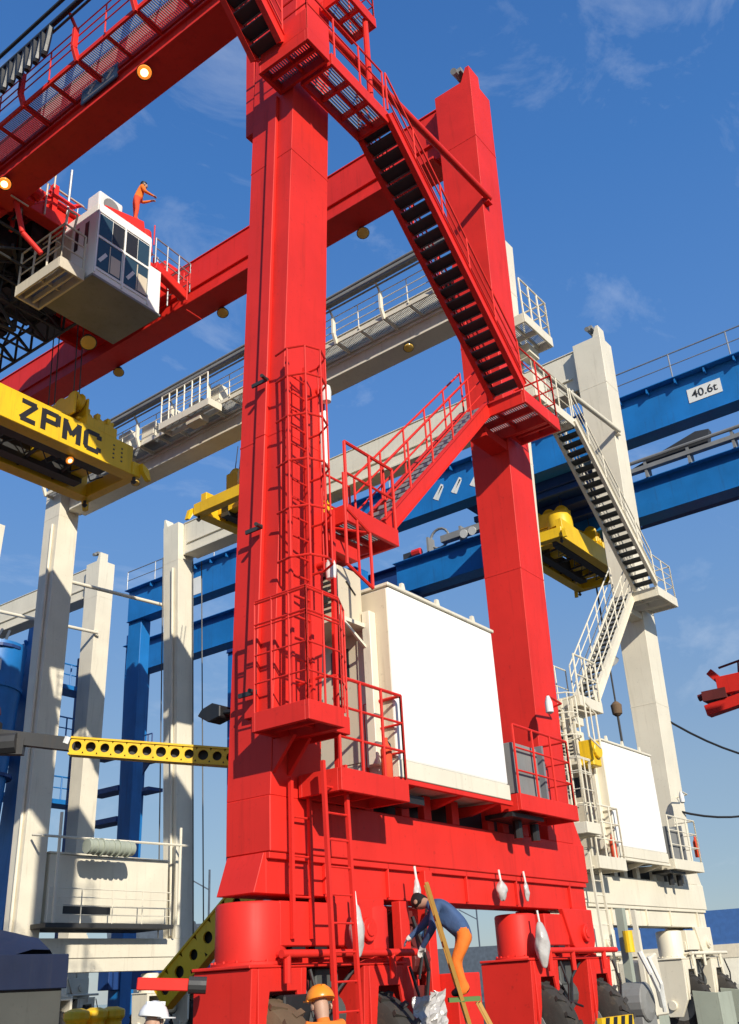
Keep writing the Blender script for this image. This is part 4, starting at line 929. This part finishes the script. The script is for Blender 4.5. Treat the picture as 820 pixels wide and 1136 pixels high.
# ------------------------------------------------------------------ machinery between the bogies
HU = thing('hydraulic_unit', 'red framed unit of maroon machinery hung between the red bogies', 'hydraulic unit', (0,0,0))
m = MB(); m.box(2.66, 2.88, -0.05, 0.10, 0.95, 2.70); m.box(3.30, 3.50, -0.08, 0.10, 0.95, 3.14); m.box(2.88, 3.05, -0.05, 0.1, 0.95, 1.15); m.box(3.52, 4.15, -0.35, 0.3, 0.35, 1.75); m.box(2.70, 4.1, 0.55, 0.62, 0.95, 2.7)
m.build('frame', M['red'], HU, 0.01)
m = MB(); m.box(2.90, 3.28, -0.02, 0.5, 1.2, 1.62); m.tube((2.90, 0.1, 1.95), (3.28, 0.1, 1.95), 0.2, 14); m.tube((3.08, -0.03, 2.25), (3.08, 0.4, 2.25), 0.17, 14); m.box(2.90, 3.26, 0.15, 0.5, 1.6, 2.6)
m.build('motor', M['maroon'], HU, 0.01)
m = MB(); m.path([(2.95,-0.05,2.5),(3.05,-0.12,2.1),(3.2,-0.1,1.8),(3.15,-0.06,1.4)],0.03); m.path([(3.25,-0.1,2.6),(3.1,-0.16,2.3),(2.95,-0.1,1.7)],0.022); m.build('hose', M['black'], HU)
m = MB(); m.tube((3.2,-0.08,2.28),(3.2,-0.02,2.28),0.07,10); m.build('gauge', M['signblue'], HU)

def crumple(name, label, cx, cy, cz, sx, sy, sz, n=12, mm='wrap', cat='plastic wrap', group='plastic wrapped fittings on the red crane'):
    root = thing(name, label, cat, (cx, cy, cz), 0, group)
    m = MB(); pts = []; rings = 9
    for i in range(rings):
        t = i/(rings-1); rr = math.sin(math.pi*min(0.97, max(0.05, t)))**0.6
        for k in range(n):
            a = 2*math.pi*k/n; j = 1 + random.uniform(-0.24, 0.24)
            pts.append((math.cos(a)*sx*rr*j, math.sin(a)*sy*rr*j, (t-0.5)*2*sz + random.uniform(-0.02, 0.02)))
    fs = [(i*n+k, i*n+(k+1)%n, (i+1)*n+(k+1)%n, (i+1)*n+k) for i in range(rings-1) for k in range(n)]
    fs += [tuple(range(n)), tuple((rings-1)*n+k for k in range(n))]
    m.add(pts, fs); wo = m.build('wrapping', M[mm], root); su = wo.modifiers.new('soft', 'SUBSURF'); su.levels = 1; su.render_levels = 2
    for p_ in wo.data.polygons: p_.use_smooth = True
    k = MB(); k.tube((0,0,sz*0.9), (0.0, 0.02, sz+0.16), 0.018); k.build('cord', M['sign'], root)
    return root
crumple('wrapped_horn', 'fitting wrapped in clear plastic beside the red ladder', 1.36, -0.28, 2.28, 0.12, 0.10, 0.32)
crumple('wrapped_horn', 'plastic bag bundle dangling low in front of the right red pivot bracket', 6.35, -0.26, 2.12, 0.15, 0.12, 0.36)
crumple('wrapped_horn', 'small white wrapped lamp beside the right red pedestal top', 5.45, -0.12, 2.93, 0.11, 0.09, 0.16)
crumple('wrapped_horn', 'small white wrapped fitting high on the right lower beam', 6.32, -0.10, 2.95, 0.06, 0.05, 0.16)
crumple('wrapped_horn', 'white wrapped lamp on the post left of the bending worker', 2.75, -0.30, 2.78, 0.07, 0.06, 0.20)
# plastic sheet under the unit
PS = MB(); nx, ny = 12, 9; P = []
for j in range(ny):
    for i in range(nx): P.append((2.42 + i*0.065 + random.uniform(-0.02,0.02), -0.36 + random.uniform(-0.05,0.05), 0.95 + j*0.065 + 0.02*i*0.4 + random.uniform(-0.02,0.02)))
PS.add(P, [(j*nx+i, j*nx+i+1, (j+1)*nx+i+1, (j+1)*nx+i) for j in range(ny-1) for i in range(nx-1)])
o = PS.build('plastic_sheet', M['wrap']); tag(o, 'crumpled clear plastic sheet hanging below the maroon machinery', 'plastic sheet')
sm = o.modifiers.new('t', 'SOLIDIFY'); sm.thickness = 0.01

DM = thing('drive_motor', 'dark drive machinery between the wheels under the left red bogie', 'drive motor', (0.3, 0.25, 0))
m = MB(); m.box(-0.45, 0.45, -0.25, 0.5, 0.35, 1.45); m.tube((-0.3, -0.3, 1.1), (0.4, -0.3, 1.1), 0.22, 14); m.box(-0.2, 0.5, -0.4, 0.1, 1.2, 1.6); m.build('housing', M['black'], DM, 0.02)
m = MB(); m.path([(-0.4,-0.35,1.5),(-0.1,-0.45,1.0),(0.3,-0.42,0.7)],0.03); m.path([(0.4,-0.35,1.55),(0.1,-0.5,1.2),(-0.3,-0.42,0.8)],0.025); m.build('hose', M['darkgrey'], DM)
BE = thing('equipment_stand', 'bright blue equipment cabinet on a post with a white triangle mark', 'equipment cabinet', (6.9, 4.6, 0))
m = MB(); m.prism([(-0.45,-0.3,2.0),(0.45,-0.3,2.0),(0.45,-0.3,1.55),(0.2,-0.3,1.3),(-0.2,-0.3,1.3),(-0.45,-0.3,1.55)], (0,0.6,0)); m.box(-0.5,0.5,-0.35,0.35,2.0,2.45); m.build('cabinet', M['blue'], BE, 0.02)
m = MB(); m.box(-0.15,0.15,-0.12,0.12,0.0,1.3); m.box(-0.4,0.4,-0.4,0.4,0.0,0.06); m.build('post', M['blue'], BE)
m = MB(); m.prism([(-0.1,-0.305,1.62),(0.1,-0.305,1.62),(0.0,-0.305,1.85)], (0,-0.006,0)); m.build('triangle_mark', M['sign'], BE)
m = MB(); m.lathe((0.1,-0.36,2.15),(0,-1,0),[(0,0.22),(0.1,0.2),(0.18,0.12)],14); m.build('horn', M['beige'], BE, 0, True)

# ------------------------------------------------------------------ yellow perforated jib pieces and the dark arm
def holed(name, label, a, b, w, n, r, rows=1, group='yellow perforated jib beams'):
    """hollow box beam whose side plates are pierced with round holes"""
    root = thing(name, label, 'crane jib', a, 0, group)
    a, b = Vector(a), Vector(b); D = b - a; ln = D.length; d = D.normalized(); up = Vector((0,0,1)); s = d.cross(up).normalized(); u = s.cross(d)
    if s.dot(Vector((-9.4,-8.5,1.6)) - a) < 0: s = -s
    m = MB(); cw, ch = ln/n, w/rows; K = 16
    for i in range(n):
        for jj in range(rows):
            cc = d*(cw*(i+0.5)) + u*(ch*(jj+0.5) - w/2)
            ri = r*(1.0 + 0.06*math.sin(i*2.3+jj))
            out, inn = [], []
            for k in range(K):
                t = 2*math.pi*(k+0.5)/K; c_, s_ = math.cos(t), math.sin(t)
                q = min((cw/2)/max(1e-6, abs(c_)), (ch/2)/max(1e-6, abs(s_)))
                out.append((c_*q, s_*q)); inn.append((c_*ri, s_*ri))
            pts = [cc + s*0.08 + d*x + u*y for x, y in out] + [cc + s*0.08 + d*x + u*y for x, y in inn] + [cc + s*0.045 + d*x + u*y for x, y in inn]
            m.add(pts, [(k, (k+1)%K, K+(k+1)%K, K+k) for k in range(K)] + [(K+k, K+(k+1)%K, 2*K+(k+1)%K, 2*K+k) for k in range(K)])
    for q in (-1, 1): m.bar(u*(q*w/2), D + u*(q*w/2), 0.20, 0.03, tuple(u))
    m.build('beam', M['yellow'], root)
    k = MB(); k.bar(-s*0.06, D - s*0.06, 0.02, w*0.96, tuple(u)); k.build('shaded_back_plate', M['dark'], root)  # dark colour paints the shade inside the hollow beam, seen through the holes
    return root
holed('jib_beam', 'yellow perforated jib section lying level across the white legs', (0.05, 4.15, 5.22), (2.1, 1.65, 4.85), 0.25, 15, 0.075)
holed('jib_beam', 'yellow perforated jib section sloping up behind the left red wheel', (2.05, 4.10, 1.66), (2.35, 2.0, 3.45), 0.42, 8, 0.085, 1)
DA = thing('lattice_arm', 'dark steel arm clamped to the end of the level yellow jib', 'crane arm', (0,0,0))
m = MB(); m.bar((-1.9, 6.6, 5.75), (0.1, 4.1, 5.24), 0.14, 0.20); m.bar((-1.9, 6.5, 5.35), (-0.4, 4.7, 5.24), 0.14, 0.24); m.tube((-1.6,6.1,6.1),(-0.7,5.0,5.5),0.14,10); m.tube((-1.2,5.6,5.25),(-0.5,4.75,5.3),0.16,10); m.build('arm', M['dark'], DA)
m = MB(); m.lathe((-0.75,5.1,5.72),(0,0,1),[(0,0.06),(0.05,0.12),(0.16,0.1),(0.2,0.03)],12); m.box(-1.55,-1.2,5.7,6.0,5.75,6.15); m.build('fitting', M['maroon'], DA)
m = MB(); m.tube((0.0,4.2,5.26),(0.02,4.17,5.36),0.07,10); m.build('pin', M['sign'], DA)

# ------------------------------------------------------------------ other things on the quay
TL = thing('covered_trailer', 'dark grey box trailer with a navy tarpaulin on top at bottom left', 'trailer', (-1.0, 4.72, 0))
m = MB(); m.box(-2.4, 1.45, -0.3, 2.2, 0.8, 2.05); m.build('box_body', M['darkgrey'], TL, 0.02)
m = MB(); P = []
for j in range(10):
    for i in range(14):
        x = -2.45 + i*0.30; y = -0.34 + j*0.29; z = 2.07 + 0.62*math.sin(math.pi*min(1,max(0,(j+0.6)/10.2)))**0.5 + random.uniform(-0.05,0.05)
        if i == 13: z -= 0.35
        P.append((x, y, z))
m.add(P, [(j*14+i, j*14+i+1, (j+1)*14+i+1, (j+1)*14+i) for j in range(9) for i in range(13)])
tp_ = m.build('tarpaulin', M['tarp'], TL, 0, True)
m = MB(); m.box(-2.46,1.48,-0.36,-0.31,1.85,2.3); m.box(1.46,1.50,-0.34,2.2,1.85,2.25); m.build('tarpaulin_skirt', M['tarp'], TL, 0.01)
m = MB(); m.box(-2.3,1.4,-0.2,2.1,0.55,0.8); m.build('chassis', M['black'], TL)
for x in (-1.9, -0.9, 0.5, 1.05):
    for y in (-0.22, 1.95):
        m = MB(); m.lathe((x, y, 0.48), (0,1,0), [(0,0.2),(0,0.44),(0.05,0.48),(0.2,0.48),(0.25,0.44),(0.25,0.2)], 20); m.build('tyre', M['rubber'], TL, 0, True)
m = MB(); m.bar((-0.4,-0.306,1.3),(-0.25,-0.306,1.55),0.01,0.06,(1,0,0)); m.bar((-0.2,-0.306,1.3),(-0.05,-0.306,1.55),0.01,0.06,(1,0,0)); m.build('marking', M['sign'], TL)
YB = thing('mooring_cleat', 'row of yellow mooring bollards on one base behind the white helmeted worker', 'bollard', (5.1, 9.5, 0))
m = MB(); m.box(-0.6,0.75,-0.3,0.3,0.0,0.9); 
for x in (-0.4,0.05,0.5): m.lathe((x,0,0.9),(0,0,1),[(0,0.2),(0.4,0.2),(0.46,0.26),(0.6,0.26),(0.66,0.1)],14)
m.build('casting', M['yellow'], YB, 0.02)
RB = thing('fender_bar', 'red buffer bar sticking out left of the closest red wheel', 'buffer bar', (0,0,0))
m = MB(); m.bar((-1.18,0.93,1.80),(-0.78,0.52,1.76),0.13,0.13); m.build('bar', M['red'], RB, 0.01)
m = MB(); m.tube((-0.78,0.52,1.76),(-0.64,0.38,1.745),0.09,12); m.build('end_cap', M['dark'], RB)
PR = thing('power_reel', 'pale machinery post with wrapped hoses beside the right red wheel', 'machinery', (11.3, 0.45, 0))
m = MB(); m.box(-0.35,0.35,-0.3,0.4,0.3,1.0); m.lathe((-0.1,-0.4,1.1),(0,1,0),[(0,0.2),(0.05,0.36),(0.5,0.36),(0.55,0.2)],18); m.build('drum', M['grey'], PR, 0.02)
m = MB(); m.box(-0.06,0.10,-0.08,0.08,1.0,2.85); m.build('post', M['greygreen'], PR)
m = MB(); m.path([(-0.5,-0.5,2.0),(-0.35,-0.6,1.6),(-0.1,-0.6,1.3),(0.2,-0.5,1.0)],0.05); m.path([(-0.1,-0.5,1.9),(0.1,-0.6,1.4),(0.3,-0.5,0.9)],0.04); m.build('hose', M['sign'], PR)
m = MB(); m.tube((-0.25,-0.2,2.0),(-0.25,-0.2,2.4),0.10,12); m.build('beacon', M['yellow'], PR)
CB = thing('white_cabinet', 'white control cabinet with slanted top in front of the white crane wheels', 'control cabinet', (13.75, 1.2, 0))
m = MB(); m.hexa([(-0.35,-0.35,0.75),(0.35,-0.35,0.75),(0.35,0.35,0.75),(-0.35,0.35,0.75)],[(-0.5,-0.35,1.85),(0.15,-0.35,2.02),(0.15,0.35,2.02),(-0.5,0.35,1.85)]); m.build('body', M['white'], CB, 0.03)
m = MB(); m.box(0.0,0.07,-0.37,-0.352,1.25,1.33); m.box(0.06,0.13,-0.37,-0.352,1.19,1.26); m.build('marking', M['dark'], CB)
m = MB(); m.box(-0.1,0.05,-0.2,0.0,0.0,0.75); m.box(-0.3,0.0,-0.1,0.1,1.95,2.5); m.box(-0.6,-0.52,-0.3,-0.2,1.0,2.9); m.build('support', M['white'], CB)
HB = thing('hazard_barrier', 'yellow and black striped barrier at the bottom right', 'barrier', (7.42, -0.88, 0))
m = MB(); m.box(-0.62,0.62,-0.04,0.04,0.65,1.0); m.build('board', M['yellow'], HB)
m = MB()
for i in range(4): m.prism([(-0.60+i*0.3,-0.043,0.655),(-0.46+i*0.3,-0.043,0.655),(-0.32+i*0.3,-0.043,0.995),(-0.46+i*0.3,-0.043,0.995)],(0,-0.006,0))
m.build('stripe', M['black'], HB)
m = MB(); m.box(-0.58,-0.50,0.045,0.12,0,0.9); m.box(0.5,0.58,0.045,0.12,0,0.9); m.build('leg', M['dark'], HB)
TPL = MB(); TPL.tube((15.2,23.1,7.02),(17.4,23.1,7.05),0.27,14)
for i in range(8): TPL.tube((15.3+i*0.26,23.1,7.02),(15.36+i*0.26,23.1,7.02),0.29+0.02*(i%3),14)
o = TPL.build('rolled_tarpaulin', M['greygreen'], None, 0, True); tag(o, 'grey rolled tarpaulin lying on the rail of the white crane platform', 'tarpaulin')
# hook block behind the stairs of the white crane
HK = thing('crane_hook', 'rust coloured hook block hanging on a line left of the white leg', 'crane hook', (32.2, 8.2, 0))
m = MB(); m.lathe((0,0,12.0),(0,0,1),[(0,0.10),(0.1,0.22),(0.5,0.25),(0.65,0.10)],14); m.build('block', M['mud'], HK, 0, True)
m = MB(); m.tube((0,0,12.6),(0,0,22.0),0.045,6); m.tube((0,0,8.6),(0,0,12.0),0.06,6); m.build('rope', M['rope'], HK)
m = MB(); m.lathe((-0.45,-0.05,14.7),(0.5,0,-0.5),[(0,0.10),(0.3,0.45),(0.4,0.5),(0.45,0.1)],14); m.build('shade', M['grey'], HK, 0, True)
# distant red spreader at the right edge
RS = thing('red_spreader', 'far red spreader jutting in at the right edge of the picture', 'container spreader', (40.0, 5.0, 14.0))
m = MB(); m.bar((0.0,1.6,-0.75),(0.0,-4.5,0.1),0.6,0.55); m.bar((0.0,1.1,1.2),(0.0,0.1,-0.1),0.35,0.35); m.box(-0.3,0.5,-4.0,0.8,-0.1,0.8); m.build('frame', M['red'], RS, 0.02)
m = MB(); m.tube((0,1.9,0.0),(0,1.2,0.1),0.18); m.tube((0,0.6,1.3),(0,-0.9,1.5),0.06); m.tube((0,-0.3,0.7),(0.1,-0.4,1.5),0.05); m.box(-0.4,0.4,0.4,1.6,-0.3,0.2); m.build('linkage', M['maroon'], RS)
m = MB(); m.tube((0,-1.5,0.8),(0,-2.5,9.0),0.04); m.build('rope', M['rope'], RS)
# sagging power cable at the right
CC = MB()
def ray_curve(p0, p1, sag, n=14): return [Vector(p0).lerp(Vector(p1), i/n) - Vector((0,0,sag*4*(i/n)*(1-i/n))) for i in range(n+1)]
CC.path(ray_curve((20.9, 2.35, 9.0), (27.0, -2.2, 7.9), 0.9), 0.035, 6); CC.path(ray_curve((20.9, 2.3, 6.0), (26.5, -1.6, 7.6), 0.8), 0.035, 6)
o = CC.build('power_cable', M['black']); tag(o, 'black power cable sagging from the white crane leg towards the right', 'cable')
# far leg standing ropes
RP = MB()
for x, y in ((20.0, 25.0), (20.6, 24.6), (21.3, 24.3), (21.6, 24.0)): RP.path(ray_curve((x, y, 21.0), (x+0.3, y-0.4, 3.5), 0.0, 4), 0.03, 5)
o = RP.build('hanging_line', M['rope']); tag(o, 'thin dark ropes hanging between the white leg and the closest red leg', 'rope')

# ------------------------------------------------------------------ setting
g = MB(); g.box(-90, 75, -60, 95, -1.5, 0.0); structure(g.build('quay', M['concrete']))
g = MB(); g.add([(-6000,-6000,-2.2),(6000,-6000,-2.2),(6000,6000,-2.2),(-6000,6000,-2.2)], [(0,1,2,3)]); structure(g.build('sea', M['sea']))

def ship(label, loc, rz, L, H, hull, up):
    r = thing('cargo_ship', label, 'ship', loc, rz, 'ships in the harbour')
    m = MB(); m.hexa([(-L/2*0.95,-4,-2.2),(L/2*0.9,-4,-2.2),(L/2*0.9,4,-2.2),(-L/2*0.95,4,-2.2)], [(-L/2,-6,H),(L/2,-6,H),(L/2,6,H),(-L/2,6,H)]); m.build('hull', hull, r)
    m = MB(); m.box(-L*0.42,-L*0.25,-5,5,H,H+9); m.box(-L*0.40,-L*0.28,-4,4,H+9,H+12); m.build('superstructure', up, r)
    m = MB()
    for x in (-0.33, 0.0, 0.2, 0.4): m.tube((L*x,0,H),(L*x,0,H+16),0.35,6); m.bar((L*x,0,H+10),(L*x+7,0,H+14),0.4,0.4)
    m.build('mast', M['shipgrey'], r)
    m = MB(); m.box(-L/2*0.99,L/2*0.99,-6.05,-6.01,H-1.6,H-0.5); m.build('stripe', M['sign'], r)
    return r
d0 = Vector((66.7+9.36, 69.0+8.52, 0)).normalized()
ship('dark cargo ship with masts between the left white leg and the closest red leg', (-9.36+d0.x*330, -8.52+d0.y*330, 0), math.atan2(d0.y, d0.x)+R(80), 60, 22, M['shipgrey'], M['shipgrey'])
d1 = Vector((84.2+9.36, 47.8+8.52, 0)).normalized()
ship('grey ship seen through the gap under the red crane', (-9.36+d1.x*420, -8.52+d1.y*420, 0), math.atan2(d1.y, d1.x)+R(90), 70, 14, M['shipgrey'], M['beige'])
d2 = Vector((100.6+9.36, 27.5+8.52, 0)).normalized()
SB = thing('cargo_ship', 'blue and beige ship side low at the right edge with a flagpole', 'ship', (-9.36+d2.x*300, -8.52+d2.y*300, 0), math.atan2(d2.y, d2.x)+R(84), 'ships in the harbour')
m = MB(); m.box(-60,60,-8,8,-2.2,4.0); m.build('hull', M['white'], SB)
m = MB(); m.box(-60,60,-8.2,8.2,4.0,7.2); m.build('deck_edge', M['beige'], SB)
m = MB(); m.box(-60,60,-7.8,7.8,7.2,15.5); m.build('superstructure', M['shipblue'], SB)
m = MB(); m.tube((6,0,15.5),(6,0,21),0.25,6); m.lathe((6,0,19.5),(0,0,1),[(0,0.2),(0.5,0.9),(1.2,0.9),(1.7,0.2)],10); m.build('mast', M['shipgrey'], SB)
m = MB()
for i in range(30): m.box(-58+i*4,-57.6+i*4,-7.95,-7.82,9,13)
m.build('panel_seam', M['blue'], SB)

# ------------------------------------------------------------------ sky and sun
SUN_AZ, SUN_EL = (-0.50, -0.866), 26.5
wd = bpy.data.worlds.new('World'); sc.world = wd; wd.use_nodes = True
nt = wd.node_tree; N = nt.nodes; L = nt.links
bg = N['Background']; sky = N.new('ShaderNodeTexSky'); sky.sky_type = 'NISHITA'; sky.sun_disc = False
sky.sun_elevation = R(SUN_EL); sky.sun_rotation = math.atan2(SUN_AZ[0], SUN_AZ[1])
sky.air_density = 1.0; sky.dust_density = 0.4; sky.ozone_density = 4.0
tc = N.new('ShaderNodeTexCoord'); mp = N.new('ShaderNodeMapping'); mp.inputs['Scale'].default_value = (2.2, 5.0, 7.0); mp.inputs['Rotation'].default_value = (0.9, 0.5, 0.2); mp.inputs['Location'].default_value = (7.3, -2.0, 4.4)
nz = N.new('ShaderNodeTexNoise'); nz.inputs['Scale'].default_value = 1.6; nz.inputs['Detail'].default_value = 9; nz.inputs['Roughness'].default_value = 0.62; nz.inputs['Distortion'].default_value = 0.6
L.new(tc.outputs['Generated'], mp.inputs['Vector']); L.new(mp.outputs[0], nz.inputs['Vector'])
cr = N.new('ShaderNodeValToRGB'); cr.color_ramp.elements[0].position = 0.54; cr.color_ramp.elements[1].position = 0.85
L.new(nz.outputs['Fac'], cr.inputs['Fac'])
ml = N.new('ShaderNodeMath'); ml.operation = 'MULTIPLY'; ml.inputs[1].default_value = 0.36; L.new(cr.outputs['Color'], ml.inputs[0])
hs = N.new('ShaderNodeHueSaturation'); hs.inputs['Saturation'].default_value = 1.25; L.new(sky.outputs[0], hs.inputs['Color'])
sep = N.new('ShaderNodeSeparateXYZ'); L.new(tc.outputs['Generated'], sep.inputs[0])
rp = N.new('ShaderNodeValToRGB'); L.new(sep.outputs['Z'], rp.inputs['Fac'])
stops = [(0.0, (0.30, 0.345, 0.40)), (0.17, (0.265, 0.345, 0.45)), (0.35, (0.165, 0.295, 0.54)), (0.5, (0.108, 0.25, 0.575)), (0.7, (0.062, 0.188, 0.50)), (1.0, (0.03, 0.10, 0.34))]
el = rp.color_ramp.elements
while len(el) < len(stops): el.new(0.5)
for e_, (p, c) in zip(el, stops): e_.position = p; e_.color = (c[0]*5.7, c[1]*5.8, c[2]*5.75, 1)
air = N.new('ShaderNodeMix'); air.data_type = 'RGBA'; air.inputs[0].default_value = 0.82; L.new(hs.outputs[0], air.inputs[6]); L.new(rp.outputs[0], air.inputs[7])
mx = N.new('ShaderNodeMix'); mx.data_type = 'RGBA'; L.new(ml.outputs[0], mx.inputs[0]); L.new(air.outputs[2], mx.inputs[6]); mx.inputs[7].default_value = (4.2, 4.6, 5.2, 1)
L.new(mx.outputs[2], bg.inputs['Color']); bg.inputs['Strength'].default_value = 0.15
sl = bpy.data.lights.new('sun', 'SUN'); sl.energy = 4.2; sl.angle = R(0.5); sl.color = (1.0, 0.93, 0.80)
so = bpy.data.objects.new('sun', sl); COL.objects.link(so)
h = math.cos(R(SUN_EL)); a = Vector((SUN_AZ[0], SUN_AZ[1], 0)).normalized()
so.rotation_euler = Vector((a.x*h, a.y*h, math.sin(R(SUN_EL)))).to_track_quat('Z', 'Y').to_euler()

# ------------------------------------------------------------------ camera
yaw, pitch, roll, f = 0.62121, 0.4546, -0.05788, 1080.09
fw_ = Vector((math.cos(pitch)*math.cos(yaw), math.cos(pitch)*math.sin(yaw), math.sin(pitch)))
rt = Vector((math.sin(yaw), -math.cos(yaw), 0)); up = rt.cross(fw_)
r2 = rt*math.cos(roll) + up*math.sin(roll); u2 = -rt*math.sin(roll) + up*math.cos(roll)
cam = bpy.data.cameras.new('camera'); cam.sensor_fit = 'VERTICAL'; cam.sensor_height = 24.0; cam.lens = f/1136*24.0; cam.clip_end = 9000; cam.clip_start = 0.1
co = bpy.data.objects.new('camera', cam); COL.objects.link(co)
m4 = Matrix((( r2.x, u2.x, -fw_.x, -9.35718), (r2.y, u2.y, -fw_.y, -8.52272), (r2.z, u2.z, -fw_.z, 1.61532), (0,0,0,1)))
co.matrix_world = m4; sc.camera = co
sc.view_settings.view_transform = 'Standard'; sc.view_settings.look = 'None'; sc.view_settings.exposure = 0.32; sc.view_settings.gamma = 1
